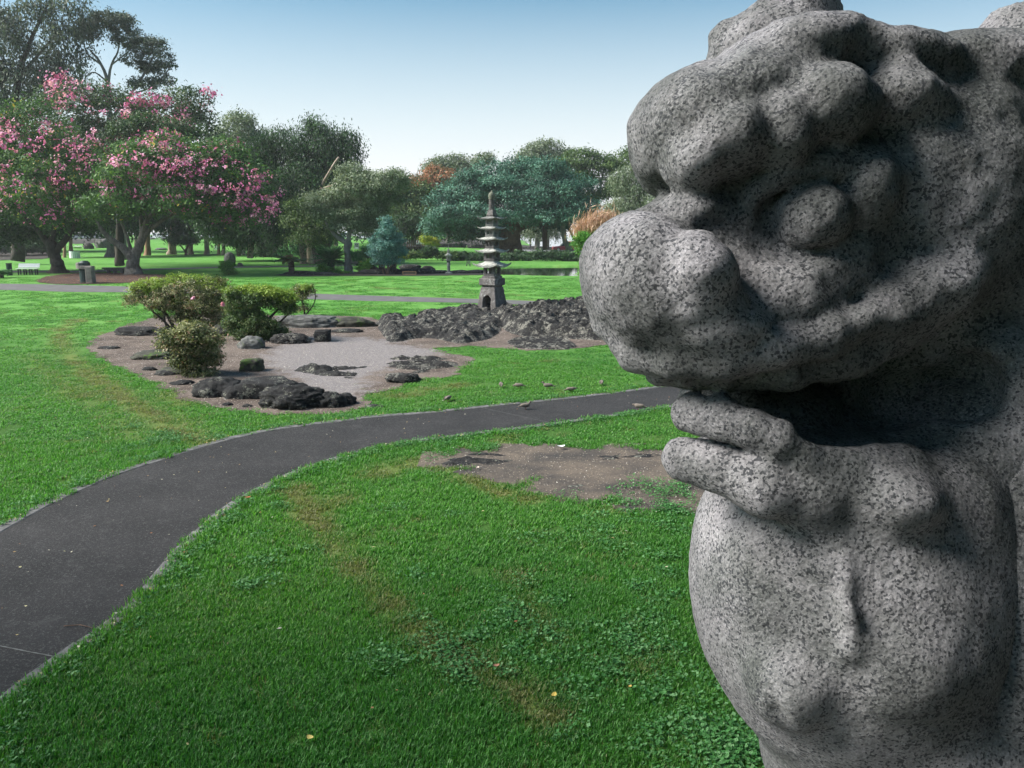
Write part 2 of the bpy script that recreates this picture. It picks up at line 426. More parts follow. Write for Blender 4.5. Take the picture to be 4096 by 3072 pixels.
sheet('dirt_patch', DIRT, 0.04, lambda P: 0.007+0.004*fbm(np.concatenate([P*2, np.zeros((len(P), 1))], 1), 3, 8), m_dirt, rag=0.28, kind='structure')
sheet('mulch_bed', MULCH, 0.25, lambda P: 0.03+0.02*vnoise(np.concatenate([P, np.zeros((len(P), 1))], 1)), m_mulch, rag=0.15, kind='structure')

# asphalt path with edging
m_asph, t, b, o = M('asphalt'); p = pos(t)
n1 = noise(t, 0.8, 5, 0.6, vec=p); n2 = noise(t, 48, 5, 0.85, vec=p); n3 = noise(t, 3.2, 8, 0.8, vec=p)
c = ramp(t, n1, [(0.3, (0.011, 0.0102, 0.0104)), (0.7, (0.027, 0.025, 0.0254))])
c = mix(t, ramp(t, n2, [(0.53, (0, 0, 0)), (0.66, (1, 1, 1))]), c, (0.115, 0.11, 0.105))
c = mix(t, ramp(t, n3, [(0.56, (0, 0, 0)), (0.72, (1, 1, 1))]), c, (0.06, 0.057, 0.056))
t.links.new(c, b.inputs['Base Color']); b.inputs['Roughness'].default_value = 0.85; bump(t, n2, b, 1.0, 0.01)
m_edge = stone('edging_concrete', (0.055, 0.055, 0.055), (0.11, 0.108, 0.106), (0.18, 0.175, 0.17), 9, 0.6, 0.66, (0.05, 0.05, 0.05), 0.01)
farE = [(-330, 1300), (-120, 1205), (0, 1140), (100, 1085), (200, 1040), (300, 1005), (400, 973), (480, 950), (600, 925), (700, 912), (800, 900), (900, 892), (1000, 883), (1100, 872), (1200, 862), (1300, 851), (1400, 838), (1480, 826), (1700, 796), (2000, 765), (2300, 745)]
nearE = [(-60, 1900), (-20, 1680), (0, 1520), (80, 1470), (170, 1405), (250, 1350), (310, 1297), (370, 1222), (420, 1170), (480, 1110), (540, 1072), (600, 1042), (660, 1017), (720, 996), (800, 973), (880, 957), (1050, 936), (1150, 924), (1250, 910), (1350, 895), (1440, 881), (1700, 846), (2000, 812), (2300, 790)]
def resample(pts, n):
    d = np.concatenate([[0], np.cumsum(np.linalg.norm(np.diff(pts, axis=0), axis=1))]); s = np.linspace(0, d[-1], n)
    return np.stack([np.interp(s, d, pts[:, k]) for k in range(pts.shape[1])], -1)
def strip(name, fe, ne, z, m, n=240, cols=6, **k):
    A_ = resample(fe, n); B_ = resample(ne, n)
    tt = np.linspace(0, 1, cols+1)
    V = (A_[:, None, :]*(1-tt)[None, :, None]+B_[:, None, :]*tt[None, :, None]).reshape(-1, 2)
    i, j = np.meshgrid(np.arange(n-1), np.arange(cols), indexing='ij'); c_ = cols+1
    Fq = np.stack([i*c_+j, i*c_+j+1, (i+1)*c_+j+1, (i+1)*c_+j], -1).reshape(-1, 4)[:, ::-1]
    zz = gz(V[:, 0], V[:, 1])+z
    o = add(name, np.concatenate([V, zz[:, None]], 1), Fq[:, ::-1], m, smooth=True, kind='structure', **k)
    return o
FE = fpoly(farE, 5, False, K); NE = fpoly(nearE, 5, False, K)
# match the two sides by projecting: resample the near side, take nearest far point
path = strip('asphalt_path', FE, NE, 0.008, m_asph, 260)
PATHPOLY = np.concatenate([resample(FE, 120), resample(NE, 120)[::-1]])
def edging(line, inward, seed):
    r = random.Random(seed); L = resample(line, 900)
    d = np.concatenate([[0], np.cumsum(np.linalg.norm(np.diff(L, axis=0), axis=1))])
    s = 0.0
    while s < d[-1]-0.5:
        ln = r.uniform(0.5, 1.5); gap = r.uniform(0.006, 0.02)
        ss = np.linspace(s+gap, min(s+ln, d[-1]), 4)
        Q = np.stack([np.interp(ss, d, L[:, k]) for k in range(2)], -1)
        if Q[:, 1].max() < 1.5 or Q[0, 1] > 26 or abs(Q[0, 0]) > 16: s += ln; continue
        T = np.gradient(Q, axis=0); T /= np.linalg.norm(T, axis=1)[:, None]; Nn = np.stack([-T[:, 1], T[:, 0]], -1)*inward
        wd = r.uniform(0.10, 0.135); z1 = r.uniform(0.008, 0.016)
        V = []
        for q, n_ in zip(Q, Nn):
            a = q-n_*0.03; c2 = q+n_*wd*r.uniform(.93, 1.05)
            V += [(*a, -0.03), (*a, z1), (*(a+n_*0.012), z1+0.004), (*(c2-n_*0.012), z1+0.002), (*c2, z1-0.006), (*c2, -0.03)]
        Fc = [(i*6+k, (i+1)*6+k, (i+1)*6+(k+1) % 6, i*6+(k+1) % 6) for i in range(3) for k in range(6)]+[tuple(range(6)), tuple(range(23, 17, -1))]
        org = np.array([*Q[0], 0.0]); V = np.array(V)-org
        ob = bpy.data.objects.new('edging_stone', mesh('edging_stone', V, Fc, m_edge)); COL.objects.link(ob); ob.location = Vector(org.tolist()); ob.parent = path
        s += ln
def left_of(line, other):   # which side is the path on
    T = line[len(line)//2+1]-line[len(line)//2]; nrm = np.array([-T[1], T[0]]); o_ = other[np.argmin(np.linalg.norm(other-line[len(line)//2], axis=1))]-line[len(line)//2]
    return 1 if nrm@o_ > 0 else -1
edging(FE, left_of(FE, NE), 3); edging(NE, left_of(NE, FE), 5)
m_joint = plain('mortar_joint', (0.13, 0.13, 0.125), 0.9, var=0.3, sc=20)
for k, (a, b_) in enumerate([((1925, 1633), (2200, 1693)), ((-150, 2560), (360, 2660))]):
    a = flat(*a); b_ = flat(*b_); d = (b_-a)/np.linalg.norm(b_-a); nn = np.array([-d[1], d[0], 0])*0.005
    L = np.linspace(0, 1, 30)[:, None]; c_ = a+(b_-a)*L+nn*rng.normal(0, .3, (30, 1)); wv = (0.5+rng.random((30, 1)))
    V = np.concatenate([c_-nn*wv, c_+nn*wv])+np.array([0, 0, 0.0125]); Fc = [(i, i+1, 30+i+1, 30+i) for i in range(29)]
    add('path_joint', V, Fc, m_joint, kind='structure')

# walk across the middle lawn and the thin far walk
mT = [(-600, 1128), (0, 1135), (280, 1140), (620, 1150), (1280, 1176), (1900, 1196), (2400, 1214), (3000, 1235), (4300, 1290)]
mB = [(-600, 1152), (0, 1160), (280, 1168), (620, 1172), (1280, 1199), (1900, 1213), (2400, 1232), (3000, 1256), (4300, 1316)]
m_path2 = plain('worn_asphalt', (0.10, 0.097, 0.097), 0.9, var=0.25, sc=1.5)
MT = fpoly(mT, 5, False); MBt = fpoly(mB, 5, False)
strip('middle_walk', MT, MBt, 0.010, m_path2, 160, 3)
fT = [(-400, 1083), (300, 1084), (420, 1080), (620, 1075), (900, 1068), (1200, 1064), (1500, 1060)]
fB = [(-400, 1090), (300, 1091), (420, 1087), (620, 1081), (900, 1073), (1200, 1068), (1500, 1063)]
FT = fpoly(fT, 4, False); FB = fpoly(fB, 4, False)
strip('far_walk', FT, FB, 0.03, m_path2, 80, 2)

# paving added below the frame to cut the lawn's green bounce on the statue
m_terr = stone('terrace_paving', (0.10, 0.098, 0.095), (0.17, 0.165, 0.16), (0.24, 0.235, 0.225), 4, 0.6)
terr = add('added_terrace', [(-4, -6, .012), (6, -6, .012), (6, 3.65, .012), (-4, 3.65, .012)], [(0, 1, 2, 3)], plain('terrace_joint', (.06, .058, .055), .95), kind='structure')
for i in range(10):
    for j in range(10):
        x_, y_ = -3.5+i*1.0, -5.55+j*.96
        if j < 4: continue
        ob = MB().box((x_, y_, .025), (.975, .935, .05), bev=.012).add('added_slab', m_terr, terr)
# pond water and sea
m_water, t, b, o = M('pond_water'); b.inputs['Base Color'].default_value = (0.012, 0.018, 0.012, 1); b.inputs['Roughness'].default_value = 0.04; b.inputs['Specular IOR Level'].default_value = 0.6
bump(t, noise(t, 1.2, 3, vec=pos(t)), b, 0.12, 0.05)
Q = POND; Qc = Q.mean(0); Q2 = Qc+(Q-Qc)*1.03
add('pond_water', np.concatenate([np.c_[Q2, np.full(len(Q2), -0.13)]]), [tuple(range(len(Q2)))], m_water, kind='structure')
m_sea, t, b, o = M('sea_water'); b.inputs['Base Color'].default_value = (0.2, 0.25, 0.28, 1); b.inputs['Roughness'].default_value = 0.12
bump(t, noise(t, 0.5, 3, vec=pos(t)), b, 0.15, 0.1)
add('sea', [(-60, 172, -0.9), (4000, 172, -0.9), (4000, 5000, -0.9), (-3000, 5000, -0.9), (-60, 600, -0.9)], [(0, 1, 2, 3, 4)], m_sea, kind='structure')
# street behind the park
m_road = plain('street_asphalt', (0.16, 0.16, 0.165), 0.9, var=0.1, sc=0.6)
yy = 200.0
xs = np.linspace(-190, -20, 60)
V = np.concatenate([np.c_[xs, np.full(60, 193.0), gz(xs, np.full(60, 193.0))+0.06], np.c_[xs, np.full(60, 203.0), gz(xs, np.full(60, 203.0))+0.06]])
add('street', V, [(i, i+1, 61+i, 60+i) for i in range(59)], m_road, kind='structure')
xs = np.linspace(-2, 60, 40)
V = np.concatenate([np.c_[xs, np.full(40, 126.0), gz(xs, np.full(40, 126.0))+0.05], np.c_[xs, np.full(40, 136.0), gz(xs, np.full(40, 136.0))+0.05]])
add('shore_road', V, [(i, i+1, 41+i, 40+i) for i in range(39)], m_road, kind='structure')

# ------------------------------------------------------------------ grass
m_grass, t, b, o = M('grass_blades')
tn_ = attr(t, 'tint'); dr = attr(t, 'dry', 'INSTANCER'); pa = attr(t, 'patch_light', 'INSTANCER')
c = ramp(t, tn_, [(0.0, (0.022, 0.095, 0.014)), (0.5, (0.055, 0.200, 0.030)), (0.85, (0.105, 0.295, 0.065)), (1.0, (0.24, 0.40, 0.18))])
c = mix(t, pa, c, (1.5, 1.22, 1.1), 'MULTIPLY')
dc = ramp(t, tn_, [(0.0, (0.085, 0.085, 0.026)), (0.6, (0.19, 0.195, 0.065)), (1.0, (0.30, 0.29, 0.14))])
c = mix(t, ramp(t, math_(t, 'ADD', dr, math_(t, 'MULTIPLY', math_(t, 'SUBTRACT', tn_, 0.5), 0.5)), [(0.22, (0, 0, 0)), (0.62, (1, 1, 1))]), c, dc)
t.links.new(c, b.inputs['Base Color']); b.inputs['Roughness'].default_value = 0.5; b.inputs['Specular IOR Level'].default_value = 0.35
tr = N(t, 'BsdfTranslucent'); t.links.new(mix(t, 1.0, c, (1.1, 1.3, 0.6), 'MULTIPLY'), tr.inputs['Color']); ms = N(t, 'MixShader'); ms.inputs[0].default_value = 0.45
t.links.new(b.outputs[0], ms.inputs[1]); t.links.new(tr.outputs[0], ms.inputs[2]); t.links.new(ms.outputs[0], o.inputs[0])
def tuft(n, rad_, lmin, lmax, wd, seed, lean=1.1):
    g = np.random.default_rng(seed)
    a = g.random(n)*6.283; r = np.sqrt(g.random(n))*rad_; bx, by = r*np.cos(a), r*np.sin(a)
    L = g.uniform(lmin, lmax, n); az = g.random(n)*6.283; ln = g.uniform(0.25, lean, n)
    d = np.stack([np.cos(az), np.sin(az)], -1); s = np.stack([-d[:, 1], d[:, 0]], -1)*wd*g.uniform(.6, 1.2, n)[:, None]/2
    B = np.stack([bx, by], -1)
    def pt(q, k, z): return np.concatenate([q+s*k, z[:, None]], 1)
    m1 = B+d*(L*np.sin(ln*0.6)*0.5)[:, None]; z1 = L*np.cos(ln*0.6)*0.5
    m2 = m1+d*(L*np.sin(ln*1.15)*0.5)[:, None]; z2 = z1+L*np.cos(ln*1.15)*0.5
    z0 = np.full(n, -0.01)
    V = np.stack([pt(B, -.8, z0), pt(B, .8, z0), pt(m1, 1, z1), pt(m1, -1, z1), pt(m2, 0, z2)], 1).reshape(-1, 3)
    k = np.arange(n)*5
    Fc = [(int(i), int(i+1), int(i+2), int(i+3)) for i in k]+[(int(i+3), int(i+2), int(i+4)) for i in k]
    return V, Fc, np.repeat(g.random(n)*0.85, 5)+np.tile([-.1, -.1, .05, .05, .15], n)
gcol = bpy.data.collections.new('grass_tuft_sources')
for s in range(6):
    V, Fc, tt = tuft(46, 0.085, 0.028, 0.062, 0.0068, 20+s)
    ob = bpy.data.objects.new('grass_tuft', mesh('grass_tuft', V, Fc, m_grass, attrs={'tint': np.clip(tt, 0, 1)})); gcol.objects.link(ob)
def gn_scatter(name, P, rot, scl, idx, extra, coll, label_kind='stuff', tilt=None):
    me = bpy.data.meshes.new(name); me.vertices.add(len(P)); me.vertices.foreach_set('co', np.asarray(P, np.float32).ravel())
    for a, v in extra.items():
        q = me.attributes.new(a, 'FLOAT', 'POINT'); q.data.foreach_set('value', np.asarray(v, np.float32))
    q = me.attributes.new('rot', 'FLOAT_VECTOR', 'POINT'); rv = np.zeros((len(P), 3), np.float32); rv[:, 2] = rot
    if tilt is not None: rv[:, 0] = tilt
    q.data.foreach_set('vector', rv.ravel())
    q = me.attributes.new('scl', 'FLOAT_VECTOR', 'POINT'); q.data.foreach_set('vector', np.asarray(scl, np.float32).ravel())
    q = me.attributes.new('idx', 'INT', 'POINT'); q.data.foreach_set('value', np.asarray(idx, np.int32))
    ob = bpy.data.objects.new(name, me); COL.objects.link(ob); ob['kind'] = label_kind
    ng = bpy.data.node_groups.new(name, 'GeometryNodeTree')
    ng.interface.new_socket('Geometry', in_out='INPUT', socket_type='NodeSocketGeometry'); ng.interface.new_socket('Geometry', in_out='OUTPUT', socket_type='NodeSocketGeometry')
    gi = ng.nodes.new('NodeGroupInput'); go = ng.nodes.new('NodeGroupOutput')
    ci = ng.nodes.new('GeometryNodeCollectionInfo'); ci.inputs['Collection'].default_value = coll; ci.inputs['Separate Children'].default_value = True; ci.inputs['Reset Children'].default_value = True
    ip = ng.nodes.new('GeometryNodeInstanceOnPoints'); ip.inputs['Pick Instance'].default_value = True
    m2p = ng.nodes.new('GeometryNodeMeshToPoints')
    def na(nm, ty):
        n_ = ng.nodes.new('GeometryNodeInputNamedAttribute'); n_.data_type = ty; n_.inputs['Name'].default_value = nm; return n_.outputs['Attribute']
    l = ng.links
    l.new(gi.outputs[0], m2p.inputs[0]); l.new(m2p.outputs[0], ip.inputs['Points']); l.new(ci.outputs[0], ip.inputs['Instance'])
    l.new(na('idx', 'INT'), ip.inputs['Instance Index']); l.new(na('rot', 'FLOAT_VECTOR'), ip.inputs['Rotation']); l.new(na('scl', 'FLOAT_VECTOR'), ip.inputs['Scale'])
    l.new(ip.outputs[0], go.inputs[0])
    md = ob.modifiers.new('scatter', 'NODES'); md.node_group = ng
    return ob
bands = [(2.2, 7, 300, 1.0, 1.0), (7, 12, 130, 1.2, 1.0), (12, 20, 42, 1.8, .85), (20, 34, 11, 2.8, .75), (34, 58, 2.2, 5.0, .8)]
GP = []; GS = []
for y0, y1, dens, sxy, sz in bands:
    wmax = y1*0.70+1.5; n = int((y1-y0)*2*wmax*dens)
    q = np.stack([(rng.random(n)*2-1)*wmax, y0+(y1-y0)*rng.random(n)], -1)
    q = q[np.abs(q[:, 0]) < q[:, 1]*0.70+1.5]
    GP.append(q); f = rng.uniform(.8, 1.2, len(q)); GS.append(np.stack([sxy*f, sxy*f, sz*f], -1))
GP = np.concatenate(GP); GS = np.concatenate(GS)
excl = np.ones(len(GP), bool)
gn = fbm(np.concatenate([GP*2.2, np.zeros((len(GP), 1))], 1), 3, 31)
marg = 0.02+0.03*GS[:, 0]
excl &= poly_sd(GP, PATHPOLY) > -0.02+0.05*GS[:, 0]*np.clip(gn+0.2, 0, 1)*0.6-0.03
excl &= rag_sd(GP, BED, .12)+rng.exponential(.05, len(GP)) > 0.03
excl &= rag_sd(GP, DIRT, .28)+rng.exponential(.07, len(GP)) > 0.02
excl &= (rag_sd(GP, MULCH, .15) > 0.1)
MIDP = np.concatenate([MT, MBt[::-1]]); excl &= poly_sd(GP, MIDP) > 0.28
excl &= poly_sd(GP, POND) > 0.35
excl &= GP[:, 1] > 3.72
# sparse weeds straying on the dirt
GP = GP[excl]; GS = GS[excl]
gd = dryness(GP); gd = np.clip(gd+np.where(rng.random(len(GP)) < .07, rng.uniform(.1, .6, len(GP)), 0)+.25*np.clip(fbm(np.concatenate([GP*.9, np.zeros((len(GP), 1))], 1), 4, 61), 0, 1), 0, 1); GS[:, 2] *= (1-0.45*gd)
dn = np.minimum(np.abs(poly_sd(GP, PATHPOLY)), 1.0); GS[:, 2] *= 1+0.5*np.exp(-(dn/0.12)**2)
keep = rng.random(len(GP)) > gd*0.35; GP = GP[keep]; GS = GS[keep]; gd = gd[keep]
pt_ = np.clip(0.35+0.9*fbm(np.concatenate([GP*0.45, np.zeros((len(GP), 1))], 1), 3, 77)+0.35*sm((GP[:, 1]-8)/10), 0, 1)  # random patches; near shade painted by lightening the colour with distance
gn_scatter('grass', np.concatenate([GP, gz(GP[:, 0], GP[:, 1])[:, None]], 1), rng.random(len(GP))*6.283, GS, rng.integers(0, 6, len(GP)), {'dry': gd, 'patch_light': pt_}, gcol)

# broad-leaved weeds in the turf
m_weed = leafmat('weed_leaves', [(0, (0.035, 0.13, 0.03)), (0.55, (0.075, 0.225, 0.06)), (1, (0.17, 0.33, 0.14))], 0.3)
wcol = bpy.data.collections.new('weed_sources')
for s in range(4):
    g = np.random.default_rng(80+s); n = 26; V = []; Fc = []; tt = []
    for i in range(n):
        a = g.random()*6.28; r = math.sqrt(g.random())*0.1; L = g.uniform(.016, .03); wd = L*0.42; tl = g.uniform(0.1, 0.7); az = g.random()*6.28
        d = np.array([math.cos(az)*math.cos(tl), math.sin(az)*math.cos(tl), math.sin(tl)]); sd = np.array([-math.sin(az), math.cos(az), 0])
        B = np.array([r*math.cos(a), r*math.sin(a), g.uniform(.015, .05)]); k = len(V)
        V += [B, B+d*L*.5+sd*wd, B+d*L*.5-[0, 0, .004], B+d*L*.5-sd*wd, B+d*L]
        Fc += [(k, k+1, k+4, k+2), (k, k+2, k+4, k+3)]; q = g.random(); tt += [q]*5
    ob = bpy.data.objects.new('weed_sprig', mesh('weed_sprig', V, Fc, m_weed, attrs={'tint': tt})); wcol.objects.link(ob)
WP = []
def weeds(cx, cy, rx, n, ry=None):
    c_ = flat(cx, cy)[:2]; k_ = max(3, n//12); cc_ = c_+rng.normal(0, 1, (k_, 2))*rx*1.3; WP.append(cc_[rng.integers(0, k_, n//3)]+rng.normal(0, .05+rx*.14, (n//3, 2)))
for cx, cy, rx, n in [(2480, 2150, .35, 120), (2250, 2480, .4, 100), (2350, 2600, .4, 80), (1950, 2480, .3, 100), (1900, 2620, .25, 110), (2080, 2660, .2, 90), (2650, 2400, .35, 120), (2850, 2990, .2, 200), (2950, 3060, .15, 120), (2700, 2680, .25, 120), (1130, 2200, .25, 60), (1000, 2100, .25, 50), (2400, 2030, .35, 60), (2550, 2020, .3, 50), (700, 1760, .5, 120), (1500, 1790, .5, 120), (2300, 1560, .6, 60), (450, 1760, .6, 90), (1700, 1740, .5, 120), (1150, 1840, .3, 80), (1950, 1770, .5, 90)]: weeds(cx, cy, rx, n)
eb = resample(NE, 500); WP.append(eb[rng.integers(0, 500, 900)]+rng.normal(0, .09, (900, 2))); eb = resample(FE, 500); WP.append(eb[rng.integers(0, 500, 700)]+rng.normal(0, .09, (700, 2)))
WP = np.concatenate(WP); WP = WP[(poly_sd(WP, PATHPOLY) > 0.03) & (WP[:, 1] > 2.5) & (poly_sd(WP, BED) > 0)]
gn_scatter('weeds', np.concatenate([WP, np.full((len(WP), 1), 0.0)], 1), rng.random(len(WP))*6.28, np.repeat(rng.uniform(.8, 1.4, len(WP))[:, None], 3, 1), rng.integers(0, 4, len(WP)), {}, wcol)
# ------------------------------------------------------------------ signed distance sculpting
class Sdf:
    def __init__(s, lo, hi, h):
        s.lo = np.array(lo, float); s.h = h; s.n = np.ceil((np.array(hi)-s.lo)/h).astype(int)+1
        s.f = np.full(s.n, 1.0, np.float32)
        s.ax = [(s.lo[k]+np.arange(s.n[k])*h).astype(np.float32) for k in range(3)]
    def _win(s, lo, hi):
        a = np.clip(np.floor((np.array(lo)-s.lo)/s.h).astype(int), 0, s.n); b = np.clip(np.ceil((np.array(hi)-s.lo)/s.h).astype(int)+1, 0, s.n)
        if np.any(b <= a): return None
        sl = tuple(slice(i, j) for i, j in zip(a, b))
        return sl, s.ax[0][sl[0]][:, None, None], s.ax[1][sl[1]][None, :, None], s.ax[2][sl[2]][None, None, :]
    def _apply(s, sl, d, k, op):
        a = s.f[sl]
        if op == 'add':
            h = np.clip(0.5+0.5*(a-d)/k, 0, 1); s.f[sl] = a*(1-h)+d*h-k*h*(1-h)
        else:
            h = np.clip(0.5-0.5*(a+d)/k, 0, 1); s.f[sl] = a*(1-h)-d*h+k*h*(1-h)
    def ell(s, c, r, k=0.03, op='add', rot=None):
        c = np.array(c, np.float32); r = np.broadcast_to(np.array(r, np.float32), (3,)); m = r.max()+2.2*k+0.02
        wn = s._win(c-m, c+m)
        if wn is None: return
        sl, x, y, z = wn; x, y, z = x-c[0], y-c[1], z-c[2]
        if rot is not None:
            Rm = np.array(rot, np.float32); x, y, z = (Rm[0, 0]*x+Rm[0, 1]*y+Rm[0, 2]*z, Rm[1, 0]*x+Rm[1, 1]*y+Rm[1, 2]*z, Rm[2, 0]*x+Rm[2, 1]*y+Rm[2, 2]*z)
        k0 = np.sqrt((x/r[0])**2+(y/r[1])**2+(z/r[2])**2); k1 = np.sqrt((x/r[0]**2)**2+(y/r[1]**2)**2+(z/r[2]**2)**2)+1e-6
        s._apply(sl, k0*(k0-1)/k1, k, op)
    def cap(s, a, b, ra, rb, k=0.03, op='add'):
        a = np.array(a, np.float32); b = np.array(b, np.float32); m = max(ra, rb)+2.2*k+0.02
        wn = s._win(np.minimum(a, b)-m, np.maximum(a, b)+m)
        if wn is None: return
        sl, x, y, z = wn; d = b-a; L = float((d*d).sum())+1e-9
        t = np.clip(((x-a[0])*d[0]+(y-a[1])*d[1]+(z-a[2])*d[2])/L, 0, 1)
        s._apply(sl, np.sqrt((x-a[0]-t*d[0])**2+(y-a[1]-t*d[1])**2+(z-a[2]-t*d[2])**2)-(ra+(rb-ra)*t), k, op)
    def path(s, pts, rad, k=0.03, op='add'):
        for i in range(len(pts)-1): s.cap(pts[i], pts[i+1], rad[i], rad[i+1], k, op)
    def surf(s):
        f = s.f; nx, ny, nz = f.shape; ins = f < 0
        cnt = np.zeros((nx-1, ny-1, nz-1), np.int8)
        for i in (0, 1):
            for j in (0, 1):
                for k in (0, 1): cnt += ins[i:nx-1+i, j:ny-1+j, k:nz-1+k]
        act = (cnt > 0) & (cnt < 8); ci = np.argwhere(act); idx = np.full(act.shape, -1, np.int64); idx[act] = np.arange(len(ci))
        acc = np.zeros((len(ci), 3)); num = np.zeros(len(ci)); cor = [np.array(q) for q in np.ndindex(2, 2, 2)]
        g = lambda q: f[ci[:, 0]+q[0], ci[:, 1]+q[1], ci[:, 2]+q[2]]
        vals = {tuple(q): g(q) for q in cor}
        for q in cor:
            for ax in range(3):
                if q[ax]: continue
                q2 = q.copy(); q2[ax] = 1; a = vals[tuple(q)]; b = vals[tuple(q2)]; m = (a < 0) != (b < 0)
                t = np.where(m, a/(a-b+1e-12), 0); p = np.repeat(q[None].astype(float), len(ci), 0); p[:, ax] += t
                acc[m] += p[m]; num[m] += 1
        V = s.lo+(ci+acc/num[:, None])*s.h; Fq = []
        for ax in range(3):
            o1, o2 = [(1, 2), (2, 0), (0, 1)][ax]
            sa = [slice(None)]*3; sb = [slice(None)]*3; sa[ax] = slice(0, f.shape[ax]-1); sb[ax] = slice(1, None)
            A, B = ins[tuple(sa)], ins[tuple(sb)]
            for flip, msk in ((False, A & ~B), (True, ~A & B)):
                e = np.argwhere(msk); e = e[(e[:, o1] > 0) & (e[:, o2] > 0) & (e[:, o1] < f.shape[o1]-1) & (e[:, o2] < f.shape[o2]-1)]
                if not len(e): continue
                def cc(d1, d2):
                    q = e.copy(); q[:, o1] += d1; q[:, o2] += d2; return idx[q[:, 0], q[:, 1], q[:, 2]]
                qd = np.stack([cc(-1, -1), cc(0, -1), cc(0, 0), cc(-1, 0)], -1)
                Fq.append(qd[:, ::-1] if flip else qd)
        return V, np.concatenate(Fq)

# ------------------------------------------------------------------ granite guardian lion on its plinth
m_gran, t, b, o = M('speckled_granite'); p = pos(t)
nw = N(t, 'TexNoise'); nw.inputs['Scale'].default_value = 90; nw.inputs['Detail'].default_value = 2; t.links.new(p, nw.inputs['Vector'])
wa = N(t, 'VectorMath', operation='MULTIPLY_ADD'); t.links.new(nw.outputs['Color'], wa.inputs[0]); wa.inputs[1].default_value = (.008, .008, .008); t.links.new(p, wa.inputs[2])
vo = N(t, 'TexVoronoi'); vo.inputs['Scale'].default_value = 205; t.links.new(wa.outputs[0], vo.inputs['Vector']); sc_ = N(t, 'SeparateColor'); t.links.new(vo.outputs['Color'], sc_.inputs[0])
g1 = math_(t, 'ADD', math_(t, 'MULTIPLY', sc_.outputs[0], .54), math_(t, 'MULTIPLY', noise(t, 9, 6, .7, vec=p), .46)); g2 = noise(t, 190, 3, 0.7, vec=p); g3 = noise(t, 7, 5, 0.6, vec=p); g4 = noise(t, 2.2, 4, 0.6, vec=p)
c = ramp(t, g3, [(0.3, (0.15, 0.143, 0.15)), (0.7, (0.29, 0.28, 0.286))])
c = mix(t, ramp(t, g4, [(0.45, (0, 0, 0)), (0.7, (1, 1, 1))]), c, (0.105, 0.112, 0.105))
c = mix(t, math_(t, 'MULTIPLY', ramp(t, g2, [(0.5, (0, 0, 0)), (0.68, (1, 1, 1))]), 0.7), c, (0.38, 0.365, 0.37))
c = mix(t, math_(t, 'MULTIPLY', ramp(t, g1, [(0.615, (0, 0, 0)), (0.685, (1, 1, 1))]), 0.88), c, (0.03, 0.032, 0.038))
c = mix(t, math_(t, 'MULTIPLY', ramp(t, g2, [(0.36, (1, 1, 1)), (0.43, (0, 0, 0))]), 0.6), c, (0.075, 0.08, 0.085))
c = mix(t, 1.0, c, ramp(t, noise(t, 3.4, 6, .65, vec=p), [(0.40, (0.55, 0.57, 0.55)), (0.62, (1.3, 1.28, 1.3))]), 'MULTIPLY')
t.links.new(c, b.inputs['Base Color']); b.inputs['Roughness'].default_value = 0.75; b.inputs['Specular IOR Level'].default_value = 0.35
vv = N(t, 'TexVoronoi'); vv.inputs['Scale'].default_value = 75; t.links.new(p, vv.inputs['Vector'])
hh = math_(t, 'ADD', math_(t, 'MULTIPLY', noise(t, 60, 6, 0.75, vec=p), 0.8), math_(t, 'MULTIPLY', vv.outputs['Distance'], 0.3))
bump(t, hh, b, 1.0, 0.014)

def C(px, py, d): return np.array([(px-2048)/F*d, -(py-1536)/F*d, d])
def rr(px, d): return px/F*d
S = Sdf((0.10, -1.25, 1.20), (1.75, 0.98, 2.75), 0.0095)
def E(px, py, d, rx, ry, rz, k=0.04, op='add', tilt=0, yaw=0):
    ca, sa = math.cos(R(tilt)), math.sin(R(tilt)); cy, sy = math.cos(R(yaw)), math.sin(R(yaw))
    Rz = np.array([[ca, sa, 0], [-sa, ca, 0], [0, 0, 1]]); Ry = np.array([[cy, 0, sy], [0, 1, 0], [-sy, 0, cy]])
    S.ell(C(px, py, d), (rr(rx, d), rr(ry, d), rz), k, op, Rz@Ry)
def Pt(pts, k=0.03, op='add'):
    S.path([C(x, y, d) for x, y, d, r in pts], [rr(r, d) for x, y, d, r in pts], k, op)
# big masses
E(3420, 860, 2.12, 700, 610, 0.40, 0.05, yaw=-20)          # skull
E(3050, 1120, 1.98, 560, 400, 0.30, 0.05)                  # muzzle
E(4000, 1160, 2.22, 620, 780, 0.40, 0.08)                  # mane and neck
E(3700, 1900, 2.20, 640, 800, 0.40, 0.08)                  # throat
E(3375, 2390, 2.04, 575, 700, 0.40, 0.08, tilt=4)          # chest
E(3700, 2950, 2.14, 640, 600, 0.44, 0.09)
# nose
E(2548, 1045, 1.82, 215, 185, 0.20, 0.02, tilt=-10)
E(2600, 1170, 1.80, 255, 225, 0.21, 0.06, tilt=-35)
E(2780, 1100, 1.665, 165, 165, 0.125, 0.012)                # nostril wing
E(2790, 1300, 1.78, 330, 190, 0.19, 0.05, tilt=-24)
E(2770, 880, 1.86, 210, 120, 0.16, 0.05)
E(2950, 760, 1.86, 150, 120, 0.14, 0.05)
